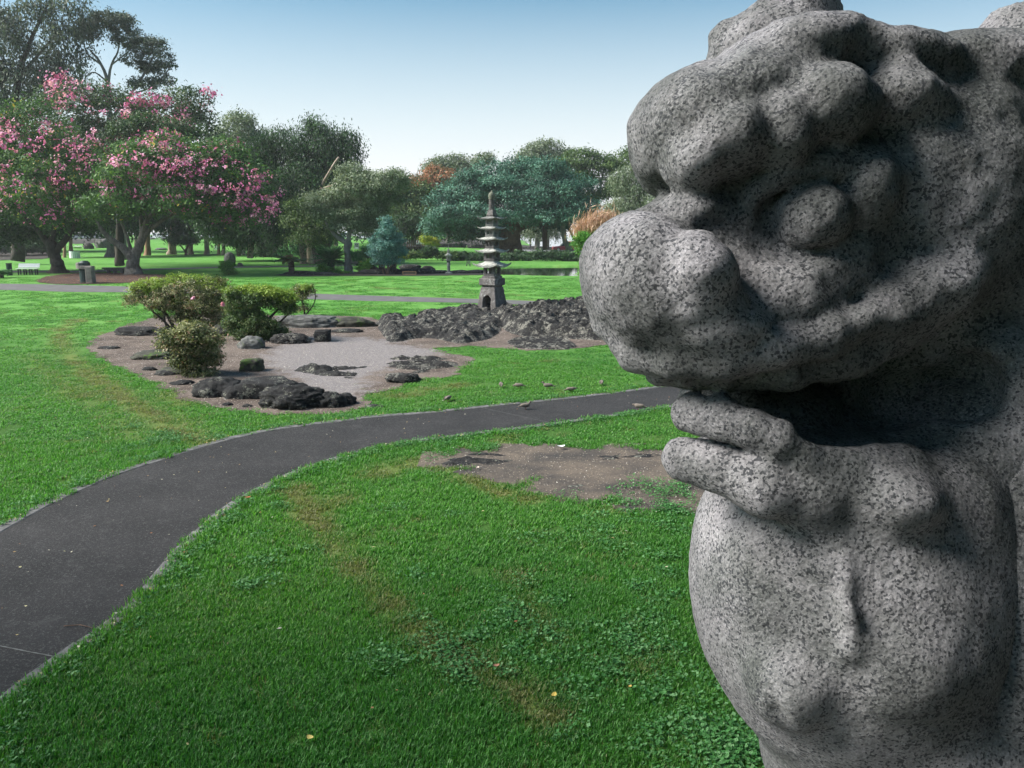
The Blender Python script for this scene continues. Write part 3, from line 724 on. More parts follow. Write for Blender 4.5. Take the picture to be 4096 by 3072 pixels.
# brow
E(2900, 470, 1.88, 380, 215, 0.24, 0.05, tilt=15)
E(2760, 520, 1.84, 225, 200, 0.21, 0.03)
E(2655, 620, 1.86, 120, 150, 0.14, 0.03)
E(2780, 650, 1.74, 125, 130, 0.11, 0.022)
E(2930, 560, 1.70, 150, 160, 0.11, 0.03, tilt=8)
E(3110, 540, 1.70, 130, 170, 0.10, 0.022, tilt=12)
E(3290, 440, 1.73, 210, 170, 0.13, 0.04)
E(3560, 430, 1.82, 200, 150, 0.14, 0.035)
E(3830, 500, 1.92, 200, 160, 0.15, 0.04)
E(3130, 300, 1.92, 340, 155, 0.24, 0.04, tilt=15)
E(3420, 345, 2.0, 420, 150, 0.28, 0.05, tilt=-4)
E(3750, 390, 2.1, 430, 175, 0.32, 0.05)
# crest block on top with its squared front edge
E(3090, 200, 2.10, 255, 165, 0.16, 0.03, tilt=14)
Pt([(2902, 155, 2.08, 56), (2895, 290, 2.06, 54)], 0.02)
Pt([(2902, 150, 2.08, 54), (3000, 115, 2.10, 62), (3110, 60, 2.12, 75)], 0.02)
E(3150, 90, 2.12, 190, 115, 0.15, 0.03, tilt=8)
E(3160, 10, 2.12, 110, 60, 0.10, 0.03)
# ear rising at the right
Pt([(3900, 330, 2.10, 120), (4090, 150, 2.10, 118), (4190, -40, 2.12, 112), (4260, -200, 2.12, 70)], 0.09)
# eye socket and eye
E(3220, 870, 1.57, 300, 250, 0.16, 0.04, 'sub')
E(3215, 895, 1.772, 168, 150, 0.142, 0.006)
E(3380, 800, 1.82, 170, 210, 0.16, 0.02)
Pt([(2985, 905, 1.74, 42), (3010, 780, 1.72, 50), (3130, 695, 1.70, 58), (3280, 660, 1.70, 62), (3440, 700, 1.71, 58), (3535, 820, 1.74, 52), (3520, 960, 1.76, 46), (3420, 1050, 1.77, 40)], 0.009)
Pt([(2990, 930, 1.76, 34), (3050, 1040, 1.74, 44), (3180, 1090, 1.73, 50), (3330, 1085, 1.74, 46), (3430, 1040, 1.77, 40)], 0.009)
Pt([(3120, 850, 1.638, 10), (3170, 800, 1.632, 11), (3250, 795, 1.630, 11), (3305, 850, 1.632, 11), (3300, 930, 1.635, 10), (3240, 975, 1.64, 9)], 0.006, 'sub')
Pt([(3060, 1000, 1.655, 12), (3160, 1045, 1.65, 13), (3280, 1045, 1.65, 12)], 0.012, 'sub')
Pt([(3070, 850, 1.67, 14), (3050, 930, 1.665, 16), (3085, 1000, 1.66, 14)], 0.012, 'sub')
Pt([(2930, 720, 1.76, 60), (3110, 640, 1.73, 70), (3300, 610, 1.73, 76), (3480, 670, 1.75, 74), (3590, 800, 1.78, 60)], 0.018)
# cheeks
E(3790, 950, 1.95, 265, 230, 0.20, 0.04)
E(3560, 1220, 1.85, 400, 165, 0.17, 0.04, tilt=27)
E(3120, 1220, 1.80, 220, 170, 0.15, 0.05)
# upper lip
Pt([(2450, 1290, 1.86, 60), (2560, 1400, 1.80, 78), (2720, 1450, 1.72, 84), (2900, 1450, 1.69, 80), (3080, 1400, 1.68, 72), (3300, 1340, 1.69, 72), (3560, 1240, 1.72, 75), (3800, 1080, 1.80, 70)], 0.025)
Pt([(2480, 1340, 1.98, 70), (2620, 1440, 1.98, 60)], 0.03)
Pt([(2900, 1385, 1.655, 14), (3040, 1350, 1.64, 15), (3130, 1290, 1.64, 13)], 0.015, 'sub')
# mouth opening, pinched corner
Pt([(2480, 1600, 1.80, 62), (2900, 1605, 1.74, 75), (3250, 1660, 1.72, 100), (3420, 1690, 1.76, 90)], 0.02, 'sub')
E(2960, 1605, 1.78, 640, 80, 0.40, 0.02, 'sub', tilt=-4)
E(3270, 1640, 1.70, 230, 105, 0.20, 0.03, 'sub', tilt=-14)
E(3560, 1560, 1.72, 320, 150, 0.10, 0.05, 'sub', tilt=15)
# teeth row
for i in range(7):
    x = 2640+i*82; d = 1.80-0.010*i; S.ell(C(x, 1508+4*(i % 3), d), (rr(46, d), rr(34, d), 0.055), 0.012)
S.path([C(x, y, d) for x, y, d in ((2640, 1478, 1.85), (2900, 1488, 1.78), (3130, 1485, 1.75), (3360, 1430, 1.76), (3560, 1330, 1.80))], [0.033, 0.036, 0.04, 0.05, 0.06], 0.035)
# tongue and inner mouth
Pt([(2795, 1612, 1.99, 84), (3000, 1630, 1.95, 112), (3230, 1690, 1.98, 140)], 0.02)
# lower lip and jaw
Pt([(2755, 1655, 1.80, 84), (2900, 1680, 1.74, 88), (3011, 1716, 1.71, 86), (3110, 1762, 1.70, 84), (3200, 1822, 1.71, 80), (3380, 1870, 1.73, 80), (3600, 1860, 1.78, 90)], 0.014)
E(3160, 1830, 1.93, 430, 130, 0.17, 0.03)
Pt([(2742, 1832, 1.83, 95), (2900, 1880, 1.77, 102), (3060, 1945, 1.72, 112)], 0.010)
Pt([(3060, 1945, 1.72, 108), (3250, 1980, 1.74, 125), (3480, 2010, 1.77, 160), (3780, 2020, 1.84, 210)], 0.045)
E(3720, 2230, 1.90, 430, 300, 0.14, 0.10)
E(4090, 1690, 1.93, 190, 230, 0.13, 0.07)
E(3290, 1725, 1.66, 90, 42, 0.09, 0.02, 'sub', tilt=-15)
# chest forms
E(2960, 2300, 2.02, 165, 420, 0.24, 0.06, tilt=3)
E(3180, 2730, 1.80, 170, 170, 0.10, 0.06)
E(3590, 2650, 1.74, 200, 215, 0.12, 0.045)
E(3150, 2750, 1.76, 150, 140, 0.09, 0.04)
E(3600, 2000, 1.86, 210, 150, 0.14, 0.05)
E(3330, 2130, 1.82, 200, 150, 0.10, 0.07)
Pt([(3380, 2230, 1.69, 30), (3410, 2420, 1.66, 34), (3400, 2600, 1.67, 30)], 0.04)
Pt([(3440, 2180, 1.66, 22), (3460, 2400, 1.64, 26), (3500, 2500, 1.64, 20)], 0.03, 'sub')
Pt([(3090, 2560, 1.66, 14), (3040, 2680, 1.68, 15), (3110, 2860, 1.70, 15), (3180, 2980, 1.72, 12)], 0.03, 'sub')
Pt([(2810, 2020, 1.93, 12), (2806, 2120, 1.92, 14), (2820, 2260, 1.92, 9)], 0.012, 'sub')
Pt([(2860, 2030, 1.86, 10), (2850, 2140, 1.85, 12), (2845, 2230, 1.86, 8)], 0.012, 'sub')
E(3480, 2170, 1.85, 430, 190, 0.13, 0.09)
E(3600, 2010, 1.70, 150, 110, 0.08, 0.05)
# mane locks along the right
for x, y, d, r in [(4060, 700, 1.95, 170), (3960, 1480, 1.93, 190), (4180, 1180, 1.92, 190), (3900, 1830, 1.92, 170), (4150, 1800, 1.93, 200), (3950, 2220, 1.93, 190), (4200, 2280, 1.95, 200), (4020, 2650, 1.93, 200), (4260, 640, 2.0, 150)]: E(x, y, d, r, r*1.05, 0.13, 0.04)
Pt([(3255, 1698, 1.71, 46), (3420, 1645, 1.78, 105), (3620, 1590, 1.82, 140), (3850, 1540, 1.86, 150)], 0.04, 'sub')
Pt([(3330, 1680, 1.84, 55), (3560, 1610, 1.92, 105), (3760, 1570, 1.94, 100)], 0.03, 'sub')
Pt([(2795, 1600, 2.00, 80), (3000, 1605, 1.97, 105), (3200, 1640, 1.99, 120)], 0.015)
# pitted relief carved into the field itself
gx, gy, gz_ = np.meshgrid(*S.ax, indexing='ij')
nb_ = np.abs(S.f) < 0.05
P = np.stack([gx[nb_], gy[nb_], gz_[nb_]], -1)
del gx, gy, gz_
amp = np.where(P[:, 1] > 0, 1.0, np.clip(1+P[:, 1]*2.2, .4, 1))
S.f[nb_] += (amp*(0.008*fbm(P*5, 2, 24)+0.008*fbm(P*11, 2, 4)+0.0080*fbm(P*24, 3, 14))).astype(np.float32)
V, Fq = S.surf()
V = cam2w(V)
BASEZ = 0.93
lion = thing('guardian_lion_statue', 'weathered speckled granite lion statue head in the right foreground, mouth open in profile', 'statue', (0.95, 2.0, BASEZ))
add('head_and_chest', V, Fq, m_gran, lion, smooth=True)
# seated body behind and below the frame
S2 = Sdf((0.0, 0.6, BASEZ-0.02), (3.3, 3.5, 3.4), 0.03)
S2.ell((1.35, 2.05, 2.15), (0.62, 0.50, 0.80), 0.1); S2.ell((1.85, 2.2, 2.0), (0.8, 0.48, 0.62), 0.1); S2.ell((2.2, 2.1, 1.45), (0.62, 0.6, 0.62), 0.1)
for yy in (1.72, 2.38):
    S2.cap((1.12, yy, 2.15), (1.06, yy, 1.05), 0.17, 0.13, 0.06); S2.ell((0.98, yy, 1.02), (0.24, 0.15, 0.11), 0.05)
    S2.ell((2.05, yy+(.12 if yy > 2 else -.12), 1.4), (0.42, 0.2, 0.52), 0.06); S2.ell((1.65, yy+(.12 if yy > 2 else -.12), 1.03), (0.3, 0.15, 0.11), 0.05)
S2.path([(2.6, 2.2, 1.9), (2.85, 2.2, 2.4), (2.75, 2.2, 2.9)], [.12, .2, .1], 0.06)
V2, F2 = S2.surf(); add('body', V2, F2, m_gran, lion, smooth=True)
m_pl = stone('plinth_stone', (0.13, 0.13, 0.13), (0.22, 0.22, 0.215), (0.3, 0.3, 0.29), 5, 0.6)
pl = thing('stone_plinth', 'tall grey stone plinth under the granite lion statue', 'plinth', (1.75, 2.05, 0))
MB().box((1.75, 2.05, 0.13), (2.9, 1.9, 0.30), bev=0.02).add('footing', m_pl, pl)
MB().box((1.75, 2.05, 0.49), (2.5, 1.5, 0.44), bev=0.02).add('pedestal_block', m_pl, pl)
MB().box((1.75, 2.05, 0.82), (2.75, 1.7, 0.24), bev=0.03).add('cap_slab', m_pl, pl)
# ------------------------------------------------------------------ lava rocks
m_lava = stone('black_lava', (0.008, 0.008, 0.009), (0.019, 0.0185, 0.019), (0.045, 0.044, 0.042), 9, 1.0, 0.57, (0.17, 0.17, 0.14), 0.06)
m_lava2 = stone('lichened_lava', (0.008, 0.008, 0.009), (0.022, 0.021, 0.021), (0.055, 0.053, 0.05), 9, 1.0, 0.545, (0.22, 0.21, 0.18), 0.12)
m_moss = stone('mossy_rock', (0.02, 0.02, 0.02), (0.045, 0.045, 0.035), (0.085, 0.085, 0.06), 5, 1.0, 0.56, (0.055, 0.10, 0.02), 0.05)
m_slab = stone('grey_slab', (0.05, 0.05, 0.05), (0.10, 0.10, 0.095), (0.19, 0.19, 0.175), 6, 0.8, 0.6, (0.1, 0.12, 0.06), 0.04)
m_soil = plain('dark_soil', (0.035, 0.03, 0.024), 0.95, var=0.4, sc=2.0, bmp=0.8)
def ico(n):
    import bmesh
    bm = bmesh.new(); bmesh.ops.create_icosphere(bm, subdivisions=n, radius=1); V = np.array([v.co[:] for v in bm.verts]); Fc = np.array([[v.index for v in f.verts] for f in bm.faces]); bm.free(); return V, Fc
ICO = {n: ico(n) for n in (2, 3, 4, 5)}
def rock(name, label, c, size, seed, m, cat='rock', sub=4, lump=0.28, flat_=0.35, rz=0, group=None, blocky=0.0, fine=0.10, parent=None, sink=0.25):
    V, Fc = ICO[sub]; V = V.copy()
    if blocky: V = np.sign(V)*np.abs(V)**(1-blocky); V /= np.abs(V).max(1)[:, None]**blocky*1.0
    n = fbm(V*1.3, 3, seed); b1, b2 = cell(V*1.7+seed, seed); r = 1+lump*n+0.20*np.clip(b2-b1, 0, .5)-0.06
    mr = max(size); n2 = fbm(V*mr*5, 5, seed+3, .62)-0.6*np.exp(-((lambda c_: c_[1]-c_[0])(cell(V*mr*2.2+seed*3, seed+1))/.08)**2); r = r+fine*n2*(1.5/max(mr, .4))*min(mr, 1.2)
    V = V*r[:, None]*np.array(size)*0.5; V[:, 2] = np.where(V[:, 2] < -size[2]*.5*flat_, -size[2]*.5*flat_, V[:, 2])
    ca, sa = math.cos(rz), math.sin(rz); V = V@np.array([[ca, sa, 0], [-sa, ca, 0], [0, 0, 1]])
    V = V+np.array(c)+[0, 0, size[2]*.5*flat_-0.02]
    return add(name, V, Fc, m, parent, smooth=True, label=label, cat=cat if label else None, group=group)
def prock(px, pyb, wpx, hpx, label, seed, m, depth=0.7, name='lava_rock', **k):
    p = place(px, pyb); s = p[1]/F; wd = wpx*s*1.0; ht = hpx*s*.95; dp = wd*depth
    fl = k.pop('flat_', 0.35)
    return rock(name, label, (p[0], p[1]+dp*0.42, p[2]), (wd, dp, ht*2/(1+fl)), seed, m, flat_=fl, **k)
# front group of boulders
prock(862, 1592, 205, 80, 'black lava boulder at the left end of the front row, beside the front azalea', 11, m_lava, rz=.2)
prock(935, 1600, 120, 60, 'small rounded black lava lump between the two left front boulders', 17, m_lava)
prock(1065, 1596, 270, 78, 'long flat-topped black lava boulder in the back of the front row', 12, m_lava, depth=.6, blocky=.3)
prock(1150, 1642, 285, 98, 'large black wedge boulder nearest the path in the front row', 13, m_lava, sub=5, depth=.6)
prock(1305, 1635, 150, 68, 'black lava boulder near the right end of the front row', 14, m_lava)
prock(1375, 1622, 100, 55, 'smallest black boulder at the right tip of the front row', 15, m_lava)
prock(985, 1632, 44, 20, 'fist-sized dark stone in front of the black boulder row', 16, m_lava, sub=3)
prock(905, 1625, 50, 18, 'low dark stone at the left foot of the boulder row', 18, m_lava, sub=3)
prock(1490, 1632, 90, 14, 'low dark stone flush with the litter near the path edge', 19, m_lava, sub=3)
prock(1000, 1488, 92, 56, 'isolated dark mossy block standing on the gravel', 21, m_moss, depth=.7, blocky=.45, lump=.15)
prock(1286, 1370, 64, 54, 'squat black stump-like stone block on the gravel edge', 22, m_lava, depth=.9, blocky=.5, lump=.08, flat_=.8)
prock(1215, 1312, 290, 52, 'long grey lichened slab rock right of the azaleas', 23, m_slab, depth=.35, blocky=.2, sub=5)
prock(1400, 1310, 200, 40, 'dark mossy ridge rock between the slab and the lava outcrop', 24, m_moss, depth=.4)
prock(1380, 1332, 140, 18, 'thin dark ledge rock in front of the mossy ridge', 25, m_lava, depth=.5)
prock(995, 1398, 110, 56, 'grey boulder under the right azalea', 26, m_slab)
prock(1150, 1378, 150, 46, 'jagged brown rock behind the gravel, right of the azalea stems', 27, m_lava2)
prock(540, 1345, 220, 40, 'flat dark lava mound at the left of the bed', 28, m_lava, flat_=.2)
prock(425, 1398, 90, 14, 'thin dark lava sliver near the left turf edge', 29, m_lava, sub=3)
prock(600, 1440, 190, 34, 'dark green mossy rock left of the front azalea', 30, m_moss, depth=.9)
prock(690, 1500, 180, 30, 'low mossy shelf rock below the front azalea', 31, m_moss, depth=.9)
prock(590, 1485, 60, 20, 'small black stone on the left litter slope', 32, m_lava, sub=3)
prock(650, 1505, 90, 22, 'black stone on the slope above the turf edge', 33, m_lava, sub=3)
prock(715, 1542, 110, 22, 'low black stone between slope and boulder row', 34, m_lava, sub=3)
prock(880, 1345, 90, 50, 'mossy boulder in shade between the azaleas', 35, m_moss)
prock(660, 1325, 90, 22, 'dark stone under the left azalea branches', 36, m_lava, sub=3)
prock(1605, 1535, 160, 44, 'domed lichened rock on the pale lava apron', 40, m_lava2)

def outcrop(name, label, poly, H, seed, m, res=0.045, base=0.35, fs=0.9, cellw=0.35, aniso=None, thr=0.0, edge=0.5):
    poly = fpoly(poly, 3); x0, y0 = poly.min(0); x1, y1 = poly.max(0)
    nx, ny = int((x1-x0)/res)+2, int((y1-y0)/res)+2
    gx, gy = np.meshgrid(x0+np.arange(nx)*res, y0+np.arange(ny)*res, indexing='ij')
    P = np.stack([gx.ravel(), gy.ravel()], -1); s = poly_sd(P, poly)
    P3 = np.concatenate([P, np.full((len(P), 1), seed*1.7)], 1)
    if aniso: P3 = P3*np.array(aniso)
    wrp = P3+0.35*np.stack([fbm(P3*1.2+9, 2, seed), fbm(P3*1.2+31, 2, seed+1), np.zeros(len(P))], -1)
    b1, b2 = cell(wrp*1.1, seed); c1, c2 = cell(wrp*3.2, seed+5)
    mask = sm(-s/edge)
    lum = np.sqrt(np.clip(1-(b1*1.15)**2, 0, 1))*0.8+0.35*np.clip(c2-c1, 0, .5)
    big = 0.55+0.75*fbm(P3*fs*0.8, 2, seed+2)
    h = H*mask*(base+(1-base)*lum*np.clip(big, 0.15, 1.3)-cellw*np.exp(-((b2-b1)/0.10)**2)*0.5)+mask*0.05*fbm(P3*6, 3, seed+3)*2*min(1, H*2)+mask*H*0.5*(0.5-np.abs(fbm(P3*2.6, 4, seed+9))*1.9)*.7-0.03
    h = h-thr
    i, j = np.meshgrid(np.arange(nx-1), np.arange(ny-1), indexing='ij')
    Fq = np.stack([i*ny+j, (i+1)*ny+j, (i+1)*ny+j+1, i*ny+j+1], -1).reshape(-1, 4)
    keep = (s[Fq].min(1) < 0.0) & (h[Fq].max(1) > -0.06); Fq = Fq[keep]; u, inv = np.unique(Fq, return_inverse=True)
    V = np.concatenate([P[u], (h[u]+gz(P[u, 0], P[u, 1]))[:, None]], 1)
    return add(name, V, inv.reshape(-1, 4), m, smooth=True, label=label, cat='rock')
outcrop('lava_outcrop', 'rugged black lava ridge in front of the pagoda, sloping left to the gravel', [(1490, 1290), (1560, 1285), (1700, 1262), (1850, 1240), (2030, 1242), (2050, 1290), (1985, 1350), (1900, 1372), (1820, 1376), (1700, 1355), (1620, 1368), (1540, 1372), (1520, 1345)], 0.42, 41, m_lava2)
outcrop('lava_outcrop', 'tall craggy lichened lava mass right of the pagoda, running behind the statue nose', [(1960, 1258), (2100, 1250), (2200, 1232), (2400, 1225), (2620, 1240), (2800, 1280), (2700, 1345), (2500, 1362), (2350, 1362), (2180, 1352), (2030, 1335)], 0.66, 42, m_lava2)
outcrop('lava_sheet', 'flat ropy lava sheet at the edge of the turf, right of the gravel', [(2010, 1370), (2060, 1352), (2200, 1350), (2300, 1368), (2320, 1395), (2200, 1402), (2060, 1395)], 0.16, 43, m_lava2, aniso=(1, 3.5, 1), edge=.3)
outcrop('lava_sheet', 'flat ropy lava apron ending in turf, right part of the bed', [(1480, 1440), (1560, 1418), (1740, 1418), (1900, 1440), (1880, 1472), (1760, 1500), (1640, 1520), (1560, 1500), (1500, 1470)], 0.20, 44, m_lava2, aniso=(1, 3.5, 1), edge=.8, base=.15, thr=.035)
outcrop('lava_sheet', 'broken black lava crust on the gravel, left of the ropy apron', [(1115, 1490), (1150, 1468), (1300, 1452), (1420, 1462), (1500, 1450), (1520, 1500), (1420, 1530), (1300, 1520), (1190, 1505)], 0.26, 45, m_lava, aniso=(1.2, 2.2, 1), edge=.7, base=.1, thr=.05)
outcrop('lava_sheet', 'thin dark lava crust breaking the bare dirt by the near lawn', [(1720, 1870), (1740, 1830), (1900, 1800), (2080, 1812), (2180, 1832), (2120, 1858), (1980, 1880), (1840, 1892)], 0.10, 46, m_lava, aniso=(1.6, 6.5, 1), edge=.4, base=.15, res=.03, thr=.008)
outcrop('lava_sheet', 'dark lava crust in the bare dirt close to the statue mouth', [(2280, 1830), (2400, 1800), (2620, 1795), (2760, 1810), (2740, 1850), (2560, 1860), (2400, 1862)], 0.09, 47, m_lava, aniso=(1.6, 6, 1), edge=.4, base=.15, res=.03, thr=.008)
outcrop('lava_sheet', 'small lava streaks in the lower part of the bare dirt', [(2150, 1950), (2300, 1915), (2480, 1930), (2640, 1960), (2600, 2000), (2400, 1985)], 0.08, 48, m_lava, aniso=(2, 6, 1), edge=.4, base=.1, res=.03, thr=.008)

# low rock kerb and soil behind the middle lawn
low = [(1195, 1100, 150, 16), (1290, 1101, 120, 14), (1480, 1098, 110, 22), (1560, 1096, 90, 26), (1620, 1097, 110, 24), (1665, 1096, 90, 26), (1715, 1095, 70, 22), (1760, 1095, 80, 16), (1840, 1094, 90, 16), (1900, 1094, 100, 16), (1960, 1094, 60, 16), (2090, 1098, 50, 22), (1710, 1084, 60, 24), (1640, 1082, 90, 28)]
where = ['under the old tree fern', 'left of the sago palm', 'right of the sago palm', 'left of the blue cypress', 'at the foot of the blue cypress', 'behind the small framed sign', 'just right of the small framed sign', 'left of the small stone lantern', 'right of the small stone lantern', 'between lantern and pagoda', 'behind the pagoda neck', 'at the near lip of the pond', 'heaped beside the small stone lantern', 'heaped behind the small framed sign']
for i, ((x, y, w_, h_), wh) in enumerate(zip(low, where)): prock(x, y, w_, h_, 'low dark stone '+wh, 60+i, m_lava, depth=.5, sub=3)
prock(915, 1052, 46, 46, 'pointed grey boulder behind the small round shrub on the far lawn', 81, m_slab, name='boulder', lump=.15)
prock(958, 1066, 24, 18, 'small grey boulder right of the pointed one', 82, m_slab, name='boulder', sub=3)
prock(403, 992, 60, 40, 'brown boulder on the far lawn behind the concrete fountain', 83, m_slab, name='boulder')
prock(350, 996, 40, 26, 'dark boulder beside the white far bench', 84, m_lava, name='boulder', sub=3)
prock(640, 1000, 0.1+50, 10, 'low stone on the far lawn between paperbark trunks', 85, m_slab, name='boulder', sub=3)
sheet('soil_strip', fpoly([(1100, 1102), (1200, 1092), (1420, 1088), (1600, 1082), (1780, 1084), (1960, 1088), (2040, 1096), (1900, 1101), (1700, 1104), (1400, 1104), (1200, 1106)], 3), 0.3, 0.03, m_soil, rag=.1, kind='structure')
sheet('soil_bank', fpoly([(-300, 1000), (60, 1003), (200, 1018), (205, 1034), (100, 1040), (-300, 1042)], 3), 0.5, 0.05, m_soil, rag=.2, kind='structure')
sheet('soil_bank', fpoly([(290, 978), (480, 968), (490, 985), (300, 1000)], 3), 0.6, 0.05, m_soil, rag=.2, kind='structure')
sheet('soil_bed', fpoly([(1560, 1012), (1780, 1000), (2000, 1010), (2200, 1015), (2420, 1025), (2900, 1040), (2900, 985), (2300, 985), (1900, 978), (1580, 985)], 3), 0.5, 0.04, m_soil, rag=.1, kind='structure')
for i, (px, py, w_, h_, lb) in enumerate([(1620, 1003, 190, 18, 'low dark stone wall left of the yellow-green bush'), (1790, 990, 150, 18, 'low dark stone wall in the shade of the banyan'), (1950, 995, 160, 20, 'dark stone wall at the banyan roots')]):
    prock(px, py, w_, h_, lb, 90+i, m_lava, name='rock_wall', cat='wall', depth=.12, blocky=.5, lump=.08)

# ------------------------------------------------------------------ stone pagoda
m_pag = stone('dark_lava_masonry', (0.06, 0.055, 0.052), (0.11, 0.10, 0.096), (0.19, 0.18, 0.17), 5, 0.8, 0.60, (0.26, 0.26, 0.25), 0.03)
m_proof = stone('lichened_roof_stone', (0.14, 0.14, 0.13), (0.34, 0.34, 0.31), (0.55, 0.55, 0.50), 4.2, 0.8, 0.60, (0.08, 0.08, 0.07), 0.03)
m_pale = stone('pale_grey_stone', (0.10, 0.10, 0.095), (0.17, 0.17, 0.16), (0.26, 0.26, 0.245), 6, 0.7, 0.62, (0.35, 0.35, 0.32), 0.02)
m_proof2 = stone('top_roof_stone', (0.08, 0.078, 0.075), (0.15, 0.148, 0.14), (0.26, 0.26, 0.24), 5, .8, .58, (.38, .38, .34), .03)
pb = flat(1968, 1258); pgz = 0.12; SP = pb[1]/F
TH = R(-31)
def pz(y): return at(1968, y, pb[1])[2]
def turn(V, c, th=TH):
    ca, sa = math.cos(th), math.sin(th); V = np.asarray(V)@np.array([[ca, sa, 0], [-sa, ca, 0], [0, 0, 1]]); return V+np.array([c[0], c[1], 0])
PC = (pb[0], pb[1]+0.45)
pag = thing('stone_pagoda', 'tall tiered stone pagoda lantern standing on the lava ridge', 'pagoda', (PC[0], PC[1], 0.05))
zb, zt = pz(1268), pz(1150)
S = Sdf((-.62, -.62, zb-.25), (.62, .62, zt+.06), 0.022)
x, y, z = np.meshgrid(*S.ax, indexing='ij')
t_ = np.clip((z-zb)/(zt-zb), 0, 1); hw = 0.505-0.175*t_**0.9+0.0
d = np.maximum(np.abs(x)-hw, np.abs(y)-hw); d = np.maximum(d, np.maximum(z-zt, (zb-.2)-z))
arch = np.maximum(np.abs(x)-(0.205-0.04*t_), z-(zb+(zt-zb)*(0.60+0.12*np.cos(np.clip(np.abs(x)/0.2, 0, 1)*1.57))))
d = np.maximum(d, -arch); P = np.stack([x, y, z], -1); S.f = (d+0.018*fbm(P*4, 3, 7)).astype(np.float32)
V, Fq = S.surf(); add('arched_base', turn(V, PC), Fq, m_pag, pag, smooth=True)
def pbox(name, y0, y1, wpx, m, taper=1.0, bev=0.02, parent=pag):
    z0, z1 = pz(y1), pz(y0); s_ = wpx*SP/1.383
    mb = MB().box((0, 0, (z0+z1)/2), (s_, s_, z1-z0), taper=taper, bev=bev)
    return add(name, turn(np.concatenate(mb.V), PC), mb.F, m, parent)
pbox('platform_neck', 1142, 1153, 82, m_pag, bev=.01)
pbox('platform_slab', 1115, 1144, 108, m_pag, bev=.03)
pbox('platform_collar', 1106, 1117, 84, m_pag, bev=.015)
def room(y0, y1, wpx, m, win=0.42):
    z0, z1 = pz(y1), pz(y0); s_ = wpx*SP/1.383; h = z1-z0; mb = MB(); band = h*(1-win)/2
    mb.box((0, 0, z0+band/2), (s_, s_, band), bev=.008); mb.box((0, 0, z1-band/2), (s_, s_, band), bev=.008)
    pw = s_*0.24; q = s_/2-pw/2
    for a in (-1, 1):
        for b_ in (-1, 1): mb.box((a*q, b_*q, (z0+z1)/2), (pw, pw, h-2*band))
    add('lantern_chamber', turn(np.concatenate(mb.V), PC), mb.F, m, pag)
def roof(y0, y1, wpx, m, name='tiled_roof', parent=pag, ctr=PC, th=TH, sc=None, zf=None, k=1.383, n=14):
    s_ = (wpx*1.06*(sc or SP))/k/2; zt_, ze = (zf or pz)(y0), (zf or pz)(y1); H = zt_-ze
    g = np.linspace(-1, 1, 2*n+1); u, v = np.meshgrid(g, g, indexing='ij'); m_ = np.maximum(np.abs(u), np.abs(v)); cn = (np.abs(u)*np.abs(v))
    zz = ze+H*(1-m_)**1.35*1.25+0.45*H*cn**3*m_+H*0.10; rib = 0.05*H*np.cos(np.where(np.abs(u) > np.abs(v), v, u)*math.pi*6)*m_
    zt2 = np.minimum(zz, zt_)+rib; zbm = ze-H*0.18+0.45*H*cn**3*m_+H*0.35*(1-m_)
    f = s_*(1+0.07*cn**4); Vt = np.stack([u*f, v*f, zt2], -1).reshape(-1, 3); Vb = np.stack([u*f*.97, v*f*.97, zbm], -1).reshape(-1, 3)
    N_ = 2*n+1; i, j = np.meshgrid(np.arange(N_-1), np.arange(N_-1), indexing='ij')
    q = np.stack([i*N_+j, (i+1)*N_+j, (i+1)*N_+j+1, i*N_+j+1], -1).reshape(-1, 4); Fc = [tuple(a) for a in q]+[tuple(a[::-1]+N_*N_) for a in q]
    rim = [(i_, 0) for i_ in range(N_)]+[(N_-1, j_) for j_ in range(1, N_)]+[(i_, N_-1) for i_ in range(N_-2, -1, -1)]+[(0, j_) for j_ in range(N_-2, 0, -1)]
    ri = [a*N_+b_ for a, b_ in rim]
    for a in range(len(ri)): b_ = (a+1) % len(ri); Fc.append((ri[a], ri[a]+N_*N_, ri[b_]+N_*N_, ri[b_]))
    return add(name, turn(np.concatenate([Vt, Vb]), ctr, th), Fc, m, parent, smooth=False)
room(1066, 1107, 70, m_pag, .5); roof(1040, 1066, 139, m_proof)
room(1008, 1044, 66, m_pag, .45); roof(989, 1008, 124, m_proof)
room(960, 993, 58, m_pag, .45); roof(942, 958, 114, m_proof)
room(916, 946, 54, m_pale, .4); roof(900, 914, 103, m_proof)
room(872, 904, 52, m_pale, .4); roof(862, 874, 106, m_proof2)
mb = MB(); px_ = lambda p_: p_*SP
mb2 = MB().box((0, 0, (pz(838)+pz(862))/2), (px_(42)/1.3, px_(42)/1.3, pz(838)-pz(862)), taper=.72, bev=.01); add('spire_base', turn(np.concatenate(mb2.V), PC), mb2.F, m_pag, pag)
prof = [(px_(13), pz(842))]
for i in range(9):
    z0 = pz(840-i*5); prof += [(px_(12.5-i*.15), z0), (px_(12.5-i*.15), z0+px_(3)), (px_(10), z0+px_(3.4)), (px_(10), z0+px_(4.8))]
MB().lathe(prof, (PC[0], PC[1], 0), 14).add('ringed_spire', m_pag, pag)
m_fin = stone('mossy_finial', (0.07, 0.075, 0.05), (0.13, 0.135, 0.10), (0.2, 0.2, 0.16), 6, .6)
MB().lathe([(px_(r_), pz(y_)) for r_, y_ in ((11, 797), (13, 794), (12, 788), (13.5, 784), (13, 776), (10, 770), (5, 766), (2.5, 762), (0.6, 758))], (PC[0], PC[1], 0), 14).add('finial', m_fin, pag, smooth=True)

